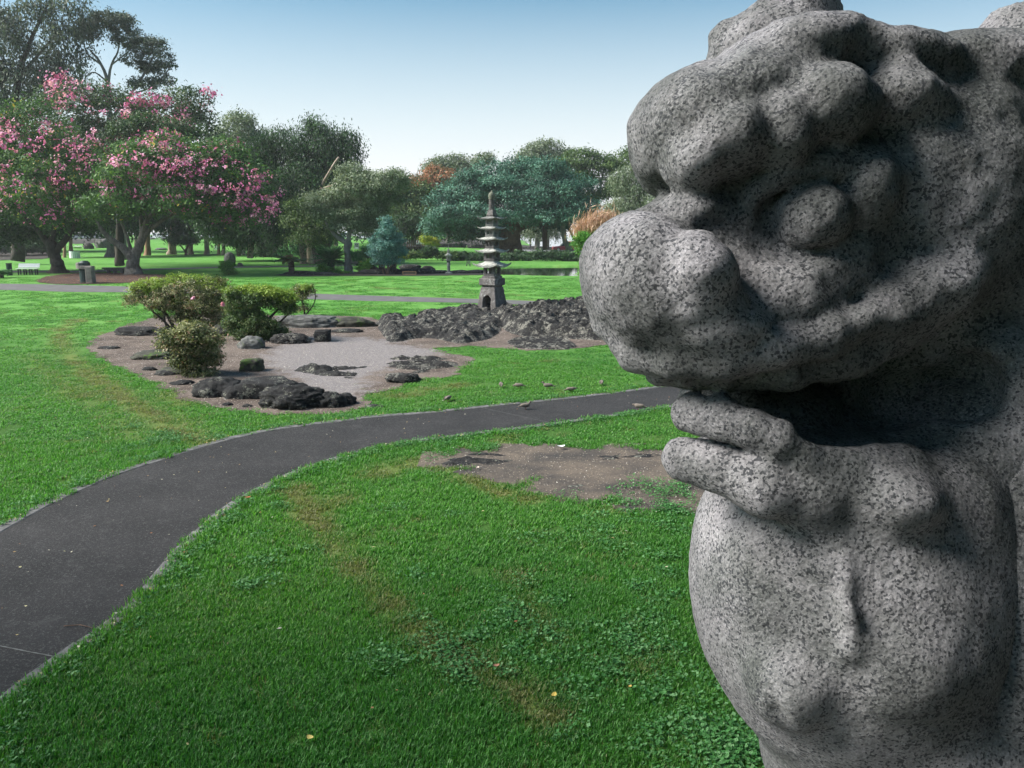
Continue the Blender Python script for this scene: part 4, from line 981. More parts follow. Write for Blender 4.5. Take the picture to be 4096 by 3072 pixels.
# small stone lantern by the pond
lp = flat(1795, 1096); LS = lp[1]/F
def lz(y): return at(1795, y, lp[1])[2]
lan = thing('stone_lantern', 'small slim grey stone lantern behind the middle lawn, left of the pagoda', 'lantern', lp)
def lpart(name, prof, n=8, m=m_pale): MB().lathe([(r_*LS, lz(y_)) for r_, y_ in prof], (lp[0], lp[1], 0), n).add(name, m, lan)
lpart('foot', [(15, 1098), (15, 1091), (9, 1088)], 6); lpart('shaft', [(6.5, 1088), (6.2, 1062), (7.2, 1060), (7.2, 1056), (6, 1054), (6, 1047), (9, 1045)], 10)
lpart('platform', [(8, 1045), (11, 1042), (11, 1038), (8, 1037)], 6)
mb = MB()
for k in range(6):
    a = k*math.pi/3; mb.box((lp[0]+7*LS*math.cos(a), lp[1]+7*LS*math.sin(a), (lz(1037)+lz(1027))/2), (3.4*LS, 3.4*LS, lz(1027)-lz(1037)), rz=a)
mb.add('light_box', m_pale, lan)
lpart('roof', [(8, 1028), (14.5, 1023), (14.8, 1018), (13, 1021), (8, 1016), (5, 1012)], 6, m_proof)
lpart('finial', [(4, 1012), (5.5, 1009), (3.5, 1006), (5.5, 1003), (4.5, 999), (1.2, 995), (0.9, 972)], 10)
# ------------------------------------------------------------------ foliage
def crown_mesh(lobes, nleaf, clump_r, leaf, seed, per=45, droop=0.0, up=0.35, shell=0.45, asp=0.42, flatc=0.7, bumpy=7):
    g = np.random.default_rng(seed); lobes = np.array(lobes, float)
    if bumpy:
        ex = []
        for q in lobes:
            for _ in range(bumpy):
                u = g.normal(size=3); u /= np.linalg.norm(u); u[2] = u[2] if u[2] > -.3 else u[2]*.4
                f = g.uniform(.24, .5); ex.append([*(q[:3]+u*q[3:]*g.uniform(.72, .98)), *(q[3:]*f*np.array([1.15, 1.15, .85])*g.uniform(.8, 1.2))])
        lobes[:, 3:] *= .84; lobes = np.concatenate([lobes, np.array(ex)])
    wt = (lobes[:, 3]*lobes[:, 4]+lobes[:, 4]*lobes[:, 5]+lobes[:, 3]*lobes[:, 5]); wt /= wt.sum()
    nc = max(3, int(nleaf/per)); C_, U_ = [], []
    tot = 0
    while tot < nc:
        k = g.choice(len(lobes), nc, p=wt); u = g.normal(size=(nc, 3)); u /= np.linalg.norm(u, axis=1)[:, None]
        low = u[:, 2] < -0.35; u[low, 2] *= 0.5; u /= np.linalg.norm(u, axis=1)[:, None]
        f = 1-shell*g.random(nc)**1.3; f = np.where(g.random(nc) < .12, g.uniform(.95, 1.16, nc), f); c = lobes[k, :3]+u*lobes[k, 3:]*f[:, None]
        inner = np.zeros(nc, bool)
        for q in lobes: inner |= (((c-q[:3])/q[3:])**2).sum(1) < 0.36
        c, u = c[~inner], u[~inner]
        C_.append(c); U_.append(u); tot += len(c)
    C_ = np.concatenate(C_)[:nc]; U_ = np.concatenate(U_)[:nc]
    ct = g.random(nc); cs = g.uniform(.6, 1.35, nc)
    n = nc*per; ci = np.repeat(np.arange(nc), per)
    off = g.normal(size=(n, 3))*clump_r*0.55*cs[ci][:, None]; off[:, 2] *= flatc
    if droop: off[:, 2] -= np.abs(g.normal(size=n))*clump_r*droop
    pos_ = C_[ci]+off
    nn = U_[ci]*0.7+g.normal(size=(n, 3))*0.5+np.array([0, 0, up]); nn /= np.linalg.norm(nn, axis=1)[:, None]
    ax = g.normal(size=(n, 3)); 
    if droop: ax = ax*0.35+np.array([0, 0, -1.0])
    ax -= nn*(ax*nn).sum(1)[:, None]; ax /= np.linalg.norm(ax, axis=1)[:, None]+1e-9; bx = np.cross(nn, ax)
    L = leaf*g.uniform(.6, 1.3, n)[:, None]*0.5
    V = np.stack([pos_-ax*L, pos_+bx*L*asp-ax*L*.1, pos_+ax*L, pos_-bx*L*asp-ax*L*.1], 1).reshape(-1, 3)
    tint = np.clip(0.8*ct[ci]+0.35*g.random(n)-0.08, 0, 1)
    return V, np.arange(4*n).reshape(-1, 4), np.repeat(tint, 4)
def crown(name, parent, m, lobes, nleaf, clump_r, leaf, seed, **k):
    V, Fc, tt = crown_mesh(lobes, nleaf, clump_r, leaf, seed, **k)
    return add(name, V, Fc, m, parent, attrs={'tint': tt})
def lob(D, L, dz=0.9, jit=0.15, seed=0):   # picture ellipses (x, y, rx, ry[, depth offset m]) at distance D
    out = []
    g = np.random.default_rng(seed)
    for q in L:
        x, y, rx, ry = q[:4]; dd = q[4] if len(q) > 4 else g.uniform(-1, 1)*rx*D/F*jit*2
        p = at(x, y, D); s = D/F; p = at(x, y, D+dd); out.append([p[0], p[1], p[2], rx*s, min(rx, ry*1.6)*s*dz, ry*s])
    return out
def limbs(mb, D, L, seed=0, wig=0.04):     # polylines [(x, y, r_px), ...] at distance D
    g = np.random.default_rng(seed)
    for line in L:
        pts = np.array([at(q[0], q[1], D+(q[3] if len(q) > 3 else 0)) for q in line]); rad_ = np.array([q[2]*D/F for q in line])
        d = np.arange(len(pts)); n = (len(pts)-1)*4+1; s = np.linspace(0, len(pts)-1, n)
        P = smooth_poly(pts, 4, False); rr_ = np.interp(np.linspace(0, 1, len(P)), np.linspace(0, 1, len(rad_)), rad_)
        L_ = np.linalg.norm(P[-1]-P[0]); P[1:-1] += g.normal(size=(len(P)-2, 3))*wig*rr_[1:-1, None]*2
        mb.tube(P, rr_, 9, rough=0.10, seed=seed)
    return mb
BR = lambda a, c, **k: bark('bark', a, c, **k)
b_grey = BR((0.07, 0.062, 0.055), (0.2, 0.185, 0.165)); b_dark = BR((0.025, 0.02, 0.017), (0.075, 0.062, 0.05)); b_paper = BR((0.22, 0.14, 0.09), (0.46, 0.40, 0.34), sc=2.0)
b_rust = BR((0.20, 0.09, 0.045), (0.36, 0.24, 0.16), sc=2.0); b_smooth = BR((0.13, 0.12, 0.115), (0.25, 0.24, 0.23), sc=2.5, bmp=.5); b_red = BR((0.07, 0.04, 0.028), (0.16, 0.10, 0.07)); b_pale = BR((0.3, 0.27, 0.23), (0.5, 0.46, 0.4), sc=2.0, bmp=.4)
l_bau = leafmat('orchid_tree_leaves', [(0, (0.033, 0.078, 0.026)), (0.5, (0.072, 0.156, 0.046)), (0.85, (0.130, 0.260, 0.065)), (0.97, (0.208, 0.338, 0.091)), (1, (0.520, 0.390, 0.065))])
l_baud = leafmat('red_tinged_orchid_leaves', [(0, (0.026, 0.052, 0.026)), (0.5, (0.058, 0.111, 0.046)), (0.85, (0.104, 0.169, 0.065)), (1, (0.247, 0.117, 0.117))])  # duller green leaves, red tinge in the lightest tone
l_pink = leafmat('pink_blossom', [(0, (0.42, 0.09, 0.26)), (0.5, (0.68, 0.20, 0.42)), (1, (0.84, 0.52, 0.64))], 0.35)
l_tall = leafmat('tall_tree_leaves', [(0, (0.045, 0.068, 0.053)), (0.6, (0.098, 0.128, 0.098)), (1, (0.195, 0.225, 0.150))])
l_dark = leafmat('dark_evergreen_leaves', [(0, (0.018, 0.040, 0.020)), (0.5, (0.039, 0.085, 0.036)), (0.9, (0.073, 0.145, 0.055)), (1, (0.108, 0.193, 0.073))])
l_weep = leafmat('weeping_leaves', [(0, (0.010, 0.024, 0.013)), (0.45, (0.030, 0.072, 0.030)), (0.8, (0.07, 0.15, 0.05)), (1, (0.12, 0.25, 0.08))])
l_olive = leafmat('grey_olive_leaves', [(0, (0.07, 0.10, 0.055)), (0.5, (0.155, 0.21, 0.12)), (1, (0.32, 0.36, 0.26))])
l_blue = leafmat('blue_cypress_needles', [(0, (0.039, 0.117, 0.104)), (0.5, (0.104, 0.247, 0.215)), (1, (0.234, 0.416, 0.364))], .15)
l_ban = leafmat('banyan_leaves', [(0, (0.022, 0.062, 0.044)), (0.5, (0.055, 0.145, 0.098)), (0.85, (0.10, 0.235, 0.16)), (1, (0.17, 0.32, 0.22))], .2)
l_mid = leafmat('mid_green_leaves', [(0, (0.039, 0.078, 0.026)), (0.5, (0.091, 0.156, 0.052)), (1, (0.169, 0.247, 0.078))])
l_oran = leafmat('orange_flowered_leaves', [(0, (0.06, 0.09, 0.04)), (0.35, (0.12, 0.12, 0.05)), (0.5, (0.38, 0.17, 0.09)), (1, (0.55, 0.28, 0.18))])
l_yel = leafmat('yellow_green_leaves', [(0, (0.12, 0.2, 0.02)), (0.5, (0.28, 0.36, 0.03)), (1, (0.5, 0.48, 0.06))])
l_hed = leafmat('hedge_leaves', [(0, (0.039, 0.117, 0.026)), (0.5, (0.091, 0.260, 0.039)), (0.95, (0.182, 0.390, 0.065)), (1, (0.390, 0.195, 0.039))])
l_plume = leafmat('orange_plumes', [(0, (0.35, 0.2, 0.13)), (1, (0.62, 0.42, 0.3))])
l_aza = leafmat('azalea_leaves', [(0, (0.03, 0.045, 0.02)), (0.3, (0.085, 0.11, 0.04)), (0.55, (0.19, 0.22, 0.08)), (0.8, (0.42, 0.41, 0.24)), (1, (0.40, 0.22, 0.16))])
l_azan = leafmat('azalea_new_growth', [(0, (0.12, 0.22, 0.03)), (0.5, (0.25, 0.38, 0.05)), (1, (0.42, 0.50, 0.12))])
l_azag = leafmat('azalea_green_leaves', [(0, (0.033, 0.065, 0.023)), (0.5, (0.078, 0.143, 0.039)), (0.8, (0.156, 0.221, 0.078)), (1, (0.325, 0.312, 0.169))])
l_cyc = leafmat('cycad_leaflets', [(0, (0.03, 0.11, 0.04)), (0.5, (0.07, 0.21, 0.07)), (1, (0.15, 0.33, 0.13))], .15)
l_olfrond = leafmat('faded_frond_leaflets', [(0, (0.065, 0.130, 0.065)), (0.7, (0.130, 0.208, 0.104)), (1, (0.390, 0.260, 0.091))], .2)

def tree(name, label, base, D, bk, limb, crowns, group=None, seed=0, cat='tree'):
    b_ = at(base[0], base[1], D); z = float(gz(b_[0], b_[1])); o = thing(name, label, cat, (b_[0], b_[1], z), group)
    if limb:
        mb = limbs(MB(), D, limb, seed); 
        Vt = np.concatenate(mb.V); add('trunk', Vt, mb.F, bk, o, smooth=True)
    for i, (nm, m, L, n, cr, lf, kw) in enumerate(crowns): crown(nm, o, m, lob(D, L, seed=seed+i), n, cr, lf, seed*10+i, **kw)
    return o
def Dg(px, py): return place(px, py)[1]

DA = Dg(232, 1092); DB = Dg(535, 1098)
# right orchid tree with the V fork
tree('orchid_tree', 'pink-flowering orchid tree with a V-forked trunk, directly behind the stone bench', (535, 1098), DB, b_grey,
     [[(535, 1102, 40), (533, 1075, 27), (532, 1040, 24), (528, 1018, 22)], [(528, 1025, 19), (495, 995, 15), (455, 965, 12), (420, 935, 10), (395, 900, 7), (370, 840, 4)], [(532, 1030, 12), (520, 990, 8), (505, 940, 6), (480, 880, 4)],
      [(535, 1025, 20), (560, 980, 17), (572, 930, 13), (590, 880, 9), (640, 820, 5)], [(566, 960, 10), (600, 920, 8), (700, 850, 5), (820, 800, 3)], [(570, 940, 9), (560, 860, 6), (540, 780, 4)], [(590, 880, 7), (560, 820, 5, -2), (520, 760, 3, -3), (500, 700, 2, -4)]],
     [('crown', l_bau, [(560, 700, 150, 105, -2), (450, 830, 110, 70, -2), (700, 660, 160, 100), (620, 800, 170, 80, -3), (860, 700, 150, 110), (970, 790, 110, 110), (820, 840, 130, 60, -1), (640, 600, 90, 60), (1040, 820, 50, 70), (900, 640, 80, 60), (960, 880, 60, 40), (640, 740, 220, 130, 4), (880, 760, 150, 120, 3)], 56000, .62, .27, dict(per=30, shell=.5)),
      ('blossoms', l_pink, [(600, 640, 150, 80, -3), (720, 680, 130, 90, -2), (900, 730, 150, 110, -2.5), (1030, 800, 80, 100, -2), (1050, 850, 50, 60, -2), (480, 780, 90, 70, -3), (880, 620, 100, 60), (640, 560, 80, 40, -1), (780, 800, 200, 70, -3), (960, 870, 80, 50)], 5400, .26, .18, dict(per=7, shell=.12, asp=.8)),
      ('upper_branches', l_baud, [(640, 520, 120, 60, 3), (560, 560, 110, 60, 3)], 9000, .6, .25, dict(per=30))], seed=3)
tree('orchid_tree', 'pink-flowering orchid tree with a leaning mossy trunk beside the white bench', (230, 1092), DA, b_dark,
     [[(236, 1098, 42), (232, 1070, 26), (222, 1035, 23), (212, 1000, 22), (200, 960, 18)], [(212, 1000, 17), (180, 960, 12), (130, 900, 8), (60, 830, 5)], [(220, 1010, 14), (262, 960, 11), (300, 900, 8), (340, 820, 4)], [(205, 965, 12), (220, 900, 8), (240, 800, 4)]],
     [('crown', l_bau, [(120, 620, 190, 120), (300, 700, 140, 130), (40, 800, 190, 130), (250, 850, 150, 90, -1), (-160, 650, 180, 170), (-150, 850, 180, 120), (180, 750, 160, 110, -2), (150, 500, 130, 80), (100, 640, 240, 200, 5), (330, 780, 140, 150, 5), (20, 520, 150, 90)], 56000, .62, .27, dict(per=30, shell=.5)),
      ('blossoms', l_pink, [(150, 560, 180, 100, -3), (300, 700, 120, 90, -3), (60, 760, 170, 110, -3), (210, 860, 110, 70, -3), (0, 560, 120, 100, -2), (270, 420, 90, 70, 1), (80, 500, 130, 60)], 3400, .26, .18, dict(per=7, shell=.12, asp=.8)),
      ('shaded_crown', l_dark, [(60, 930, 170, 70, 4), (300, 900, 110, 70, 5), (-140, 950, 160, 60, 3)], 12000, .7, .28, dict(per=30))], seed=4)  # lower crown in darker leaves, canopy shade put into the colour
tree('orchid_tree', 'dark red-tinged orchid tree rising behind and between the two nearer pink ones', (470, 1060), DB+14, b_dark,
     [[(480, 1062, 20), (478, 960, 16), (490, 800, 12), (520, 600, 7), (560, 440, 3)], [(490, 800, 9), (600, 650, 6), (700, 480, 3)], [(485, 850, 8), (380, 700, 5), (300, 500, 3)]],
     [('crown', l_baud, [(430, 480, 150, 110), (640, 440, 150, 90), (740, 420, 85, 80), (560, 560, 170, 110), (330, 400, 110, 80), (780, 520, 70, 80), (420, 620, 120, 90), (320, 640, 140, 160, 2), (520, 700, 160, 110, 2)], 30000, .8, .32, dict(per=28, shell=.6)),
      ('blossoms', l_pink, [(350, 370, 120, 60, -2), (620, 480, 160, 90, -2), (740, 400, 90, 80, -1), (480, 560, 150, 70, -3), (240, 320, 60, 40)], 2600, .5, .22, dict(per=22, shell=.15, asp=.8))], seed=5)
# tall airy trees top left
tree('tall_tree', 'very tall grey-green feathery tree cropped by the top left corner', (60, 1040), 82, b_dark,
     [[(70, 1045, 26), (60, 800, 22), (50, 500, 16), (90, 250, 9), (190, 20, 4)], [(55, 520, 10), (0, 300, 8), (-60, 60, 4)], [(70, 320, 8), (160, 210, 5), (240, 120, 3)], [(60, 420, 8), (180, 330, 5), (280, 260, 3)]],
     [('crown', l_tall, [(30, 150, 100, 80), (70, 300, 150, 60), (190, 330, 80, 90), (250, 150, 70, 80), (330, 90, 60, 60), (130, 30, 70, 50), (-60, 250, 90, 90), (280, 260, 70, 80), (60, 400, 160, 60), (280, 10, 60, 30), (210, 220, 50, 60), (-20, 60, 50, 60)], 25000, .8, .34, dict(per=26, shell=.8, droop=.8))], seed=6)
tree('tall_tree', 'tall open-crowned tree with bare crooked branches against the sky, behind the pink trees', (500, 1035), 84, b_smooth,
     [[(500, 1040, 16), (470, 800, 13), (440, 500, 10), (430, 330, 7), (400, 250, 5), (360, 200, 3)], [(432, 340, 6), (445, 260, 4), (470, 210, 3), (480, 150, 2)], [(400, 255, 4), (350, 215, 3), (335, 170, 2)], [(440, 480, 7), (520, 380, 5), (580, 290, 4), (620, 210, 2)], [(520, 380, 4), (620, 340, 3), (680, 270, 2)], [(445, 260, 3), (520, 200, 2), (560, 150, 1.5)], [(432, 330, 4), (380, 290, 2.5), (350, 300, 2)]],
     [('crown', l_tall, [(450, 90, 75, 38), (510, 150, 65, 40), (570, 190, 55, 38), (640, 210, 55, 45), (520, 240, 50, 26), (600, 270, 60, 26), (670, 250, 35, 28), (400, 90, 50, 35), (560, 330, 60, 26), (480, 110, 45, 30), (660, 320, 30, 26), (340, 120, 46, 45)], 15000, .45, .27, dict(per=22, shell=.9, flatc=.6))], seed=7)
tree('tall_tree', 'pale hazy leafy tree showing between the pink trees and the dark weeping tree', (960, 1010), 105, b_grey,
     [[(960, 1015, 10), (950, 800, 8), (930, 560, 4)]], [('crown', l_olive, [(930, 520, 85, 60), (1000, 540, 60, 55), (880, 560, 60, 60), (950, 620, 90, 60), (970, 480, 34, 24)], 9000, .9, .38, dict(per=24, shell=.8))], seed=8)
# dark weeping mass
tree('weeping_tree', 'big dark weeping tree with a rounded top knob against the sky, mid picture', (1240, 1062), 84, b_paper,
     [[(1255, 1062, 26), (1250, 1020, 19), (1235, 960, 15), (1250, 850, 12), (1270, 700, 8), (1260, 540, 4)], [(1215, 1060, 14), (1208, 1000, 12), (1190, 900, 9), (1150, 760, 5)], [(1285, 1050, 12), (1250, 1000, 8)], [(1250, 850, 8), (1300, 720, 6, -5), (1355, 630, 4, -6.5)], [(1270, 760, 5, -4), (1320, 745, 3.5, -6), (1370, 715, 2, -7)]],
     [('crown', l_weep, [(1260, 510, 62, 42), (1180, 560, 90, 60), (1330, 560, 80, 60), (1385, 570, 55, 55), (1090, 580, 70, 50), (1250, 640, 120, 80), (1140, 680, 110, 90), (1060, 640, 60, 60), (1230, 720, 100, 90, -3), (1340, 680, 80, 70), (1110, 790, 110, 110), (1220, 850, 90, 90), (1400, 620, 45, 45), (1270, 930, 80, 60), (1150, 900, 110, 80), (1255, 495, 52, 36), (1375, 540, 50, 40), (1060, 560, 60, 40), (1120, 540, 60, 40)], 80000, .8, .30, dict(per=40, shell=.6, droop=1.3, asp=.3))], seed=9)
tree('weeping_tree', 'dark green tree joined to the left flank of the weeping one, behind the flat pine', (1010, 1030), 92, b_paper,
     [[(1000, 1032, 13), (1005, 960, 10), (1020, 860, 7), (1040, 700, 4)], [(1098, 1010, 10), (1095, 950, 8), (1080, 840, 5)]],
     [('crown', l_dark, [(1040, 720, 90, 120), (960, 860, 90, 80), (1080, 860, 90, 80), (900, 900, 80, 60), (1010, 920, 120, 50), (860, 850, 80, 80), (1000, 600, 50, 50)], 34000, .9, .34, dict(per=34, shell=.6, droop=.9))], seed=10)
# grey trunk olive tree
Dm = Dg(1395, 1092)
tree('grey_trunk_tree', 'pale grey-green tree with a thick smooth grey trunk and a stub branch', (1392, 1092), Dm, b_smooth,
     [[(1393, 1097, 22), (1392, 1060, 16), (1390, 1010, 13), (1392, 970, 16)], [(1392, 975, 13), (1350, 950, 8), (1318, 915, 6), (1300, 880, 4)], [(1392, 975, 11), (1400, 930, 8), (1430, 890, 5), (1480, 850, 3)], [(1396, 1048, 8), (1420, 1050, 8), (1428, 1052, 7)], [(1400, 935, 6), (1380, 860, 5), (1420, 790, 4), (1440, 740, 3)], [(1420, 800, 3.5), (1360, 820, 3), (1300, 850, 2)], [(1430, 890, 4), (1500, 800, 3), (1560, 740, 2)]],
     [('crown', l_olive, [(1420, 760, 130, 50), (1340, 790, 90, 40), (1460, 830, 90, 50), (1380, 900, 60, 34), (1500, 740, 90, 60), (1420, 690, 60, 50), (1560, 720, 60, 45), (1310, 850, 90, 40), (1420, 880, 60, 40), (1480, 900, 60, 30), (1540, 790, 60, 50)], 40000, .5, .19, dict(per=34, shell=.8, flatc=.5))], seed=11)
tree('small_tree', 'low olive-green tree in front of the weeping tree, above the old tree fern', (1290, 1045), Dm+8, b_paper,
     [[(1240, 1052, 12), (1238, 980, 9), (1262, 900, 5)], [(1238, 990, 6), (1200, 920, 4), (1170, 880, 2)]],
     [('crown', l_mid, [(1260, 830, 80, 30), (1210, 880, 70, 50), (1290, 880, 80, 60), (1240, 950, 70, 40), (1190, 830, 40, 24), (1320, 940, 50, 30)], 14000, .55, .22, dict(per=28, shell=.7))], seed=12)
# more background trees
BK = [('background_tree', 'palm-topped pale tree mass on the skyline behind the grey-trunked tree', (1520, 975), 120, l_olive, [(1480, 740, 70, 45), (1560, 760, 70, 55), (1450, 800, 70, 60), (1550, 850, 100, 80)], 9000, .9, .42),
 ('background_tree', 'mid green tree below the orange-flowered crown', (1650, 975), 112, l_mid, [(1640, 860, 90, 70), (1580, 850, 70, 60), (1700, 880, 80, 60), (1600, 760, 50, 50), (1690, 800, 50, 60)], 12000, .8, .36),
 ('orange_flowering_tree', 'tree with salmon-orange flowers on the skyline left of the banyan', (1720, 975), 116, l_oran, [(1700, 750, 75, 50), (1765, 715, 65, 45), (1680, 800, 50, 34), (1745, 775, 60, 40)], 9000, .7, .36),
 ('background_tree', 'pale round-topped tree on the skyline above the banyan left shoulder', (1790, 975), 140, l_olive, [(1800, 650, 60, 32), (1850, 690, 70, 50), (1740, 680, 50, 30), (1930, 640, 42, 26)], 6500, .9, .42),
 ('background_tree', 'spreading pale tree on the skyline above the banyan right shoulder', (2150, 975), 140, l_olive, [(2170, 590, 62, 26), (2120, 630, 50, 30), (2230, 620, 60, 30), (2190, 660, 90, 40)], 7000, .9, .40),
 ('background_tree', 'layered olive tree with flat branches between banyan and statue nose', (2370, 985), 118, l_mid, [(2330, 640, 110, 35), (2420, 660, 90, 35), (2280, 690, 70, 40), (2380, 720, 110, 30), (2460, 760, 70, 30), (2500, 640, 60, 40), (2350, 780, 90, 30)], 15000, .7, .34),
 ('feathery_tree', 'soft feathery grey-green tree just left of the statue brow', (2560, 1000), 84, l_olive, [(2590, 640, 70, 50), (2540, 730, 80, 60), (2600, 800, 110, 70), (2500, 820, 70, 45), (2480, 880, 70, 50), (2600, 900, 110, 60), (2700, 700, 100, 100)], 26000, .6, .24)]
for i, (nm, lb, bs, D, m, L, n, cr, lf) in enumerate(BK):
    x, y = bs; yt = min(q[1] for q in L)+40
    n = int(n*1.7); tree(nm, lb, bs, D, b_grey, [[(x, y+3, 9), (x+5, (y+yt)/2+60, 7), (x-4, yt+30, 3)], [(x+5, (y+yt)/2+40, 5), (L[1][0], L[1][1], 2)], [(x+3, (y+yt)/2+70, 5), (L[0][0], L[0][1], 2)]], [('crown', m, L, n, cr, lf, dict(per=24, shell=.8, **(dict(droop=1.0) if 'feath' in nm else {})))], seed=20+i)
# banyan
tree('banyan_tree', 'huge broad blue-green banyan tree behind the pagoda', (2040, 1008), 102, b_red,
     [[(2040, 1012, 44), (2045, 980, 34), (2050, 930, 30), (2060, 880, 26)], [(2010, 1008, 18), (2012, 960, 14), (2020, 900, 12)], [(2075, 1006, 16), (2068, 950, 12), (2060, 900, 10)], [(2060, 920, 20), (2120, 880, 14), (2200, 850, 8)], [(2045, 900, 16), (1960, 850, 10), (1860, 820, 6)], [(2060, 890, 14), (2080, 780, 9), (2100, 700, 5)], [(1985, 1004, 7), (1990, 900, 6)], [(2180, 1000, 10), (2180, 880, 9)]],
     [('crown', l_ban, [(2050, 720, 190, 75), (1900, 760, 150, 80), (2200, 740, 150, 80), (1830, 850, 130, 80), (2000, 840, 190, 90, -4), (2180, 850, 170, 75, -3), (2290, 830, 90, 80), (1960, 700, 110, 60), (2120, 680, 100, 50), (2290, 900, 60, 40), (1780, 900, 80, 60), (1900, 930, 120, 45), (2020, 790, 160, 90, 3), (2170, 790, 130, 90, 3), (1890, 830, 120, 90, 3)], 110000, .7, .32, dict(per=44, shell=.35, up=.5)),
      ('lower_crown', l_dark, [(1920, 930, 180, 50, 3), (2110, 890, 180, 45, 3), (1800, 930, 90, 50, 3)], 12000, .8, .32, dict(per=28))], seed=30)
tree('leaning_tree', 'leaning dark trunk tree at the right edge of the pond bank', (2285, 1018), 98, b_grey,
     [[(2290, 1020, 15), (2270, 985, 11), (2255, 940, 10), (2252, 880, 8), (2258, 800, 5)], [(2300, 960, 5), (2280, 920, 5), (2275, 880, 4)]],
     [('crown', l_ban, [(2270, 800, 80, 60), (2330, 850, 60, 50), (2240, 860, 50, 30)], 7000, .7, .3, dict(per=28))], seed=31)
for i, (x, D, lb) in enumerate([(2148, 128, 'grey trunk left of the bright shore gap under the banyan'), (2190, 132, 'dark trunk in the bright shore gap under the banyan'), (2120, 150, 'thin dark trunk at the shore near the banyan roots')]):
    tree('shore_tree', 'hanging grey-green tree with a '+lb, (x, 990), D, b_grey, [[(x, 996, 10-3*i), (x+2, 950, 8-2*i), (x, 880, 5)]], [('crown', l_olive, [(x, 905, 45, 34), (x-30, 920, 30, 22), (x+34, 915, 34, 28)], 3500, .6, .3, dict(per=22, droop=1.2, shell=.7))], seed=33+i)
# paperbark row
pbk = [(258, 1030, 5, 'thin rusty paperbark trunk left of the white litter bin', b_rust), (284, 1005, 6, 'rusty paperbark trunk just above the white litter bin', b_rust), (443, 1028, 17, 'thick dark brown trunk left of the forked orchid tree', b_grey), (492, 1027, 6, 'slim pale trunk seen in the left gap of the forked tree', b_paper), (545, 1010, 7, 'pale orange paperbark trunk seen in the fork', b_paper), (590, 1022, 10, 'paperbark trunk right behind the forked tree', b_rust),
       (684, 1018, 12, 'double paperbark trunk left of the round dark shrub', b_paper), (763, 1018, 9, 'short pale paperbark stump right of the round dark shrub', b_paper), (828, 1018, 9, 'straight pale paperbark trunk between round shrub and flat pine', b_paper), (875, 1020, 5, 'thin paperbark trunk at the left tip of the flat pine', b_rust), (894, 1020, 6, 'second thin paperbark trunk under the flat pine', b_paper), (973, 1020, 8, 'pale paperbark trunk right of the flat pine stem', b_paper), (1142, 975, 7, 'pale trunk deep in the shade behind the palm shrub', b_pale), (1125, 995, 6, 'slanting pale trunk right of the palm shrub', b_pale), (1345, 985, 6, 'paperbark trunk behind the grey-trunked tree', b_paper), (1315, 990, 9, 'dark leaning trunk left of the grey-trunked tree', b_red)]
for i, (x, y, r_, lb, bk) in enumerate(pbk):
    D = Dg(x, y); g = random.Random(i); dx = g.uniform(-14, 14); top = 700+g.random()*120
    L = [(x+dx, top+20, 60, 60), (x+dx-30, top+75, 60, 50), (x+dx+35, top+80, 60, 50), (x+dx, 815, 70, 36)]
    lim = [[(x, y+3, r_*1.5), (x+dx*.1, y-25, r_*1.05), (x+dx*.3, y-90, r_*.85), (x+dx, top+40, r_*.4)], [(x+dx*.3, y-80, r_*.6), (x+dx+30, 850, r_*.3)]]
    if 'double' in lb: lim.append([(x+18, y+3, 7), (x+16, y-30, 5), (x+26, y-110, 4)])
    tree('paperbark_tree', lb, (x, y), D, bk, lim, [('crown', l_dark if i % 3 else l_weep, L, 4200, 1.0, .5, dict(per=22, shell=.8, droop=.6))], group=None, seed=50+i)
# far wood filling the street side
g = np.random.default_rng(5); L = []
for x in np.arange(-700, 1750, 60): L.append((x, 850-40*g.random(), 60, 60+20*g.random()))
V, Fc, tt = crown_mesh(lob(225, [(x, y, rx, ry) for x, y, rx, ry in L]), 26000, 3.0, 1.4, 99, per=26, shell=.9)
add('distant_wood', V, Fc, l_dark, attrs={'tint': tt*.6}, kind='stuff')
L = [(x, 735+50*g.random(), 70, 70) for x in np.arange(-500, 1300, 80)]+[(x, 640+80*g.random(), 90, 90) for x in np.arange(-500, 500, 110)]+[(x, 905, 80, 40) for x in np.arange(-500, 180, 60)]
V, Fc, tt = crown_mesh(lob(118, L), 30000, 1.5, .6, 98, per=28, shell=.9, droop=.5)
add('background_foliage', V, Fc, l_dark, attrs={'tint': tt*.8}, kind='stuff')
L = [(x, 905+20*g.random(), 60, 40) for x in np.arange(1450, 1800, 50)]
V, Fc, tt = crown_mesh(lob(150, L), 5000, 1.5, .6, 97, per=28, shell=.9)
add('background_foliage', V, Fc, l_dark, attrs={'tint': tt*.7}, kind='stuff')

# ------------------------------------------------------------------ shrubs
def shrub(name, label, base, stems, crowns, bk=b_red, seed=0, D=None, cat='shrub', group=None):
    return tree(name, label, base, D or Dg(*base), bk, stems, crowns, group, seed, cat)
shrub('round_shrub', 'dark clipped round shrub on a short stem on the far lawn', (742, 1022), [[(744, 1024, 6), (745, 1000, 5), (760, 960, 3)], [(744, 1010, 4), (720, 980, 2)]], [('crown', l_dark, [(738, 955, 52, 38), (715, 960, 38, 28), (765, 960, 32, 28)], 9000, .35, .22, dict(per=30, shell=.4))], seed=70)
shrub('flat_pine', 'low wide flat-topped dark pine on the far lawn', (955, 1025), [[(955, 1027, 8), (952, 1000, 7), (940, 980, 5), (900, 965, 3)], [(953, 1000, 5), (975, 978, 4), (1020, 968, 2)]], [('crown', l_dark, [(900, 965, 45, 18), (950, 950, 70, 24), (1010, 955, 60, 24), (960, 975, 70, 12), (980, 925, 60, 20)], 12000, .4, .24, dict(per=30, shell=.6, flatc=.5))], seed=71, cat='tree')
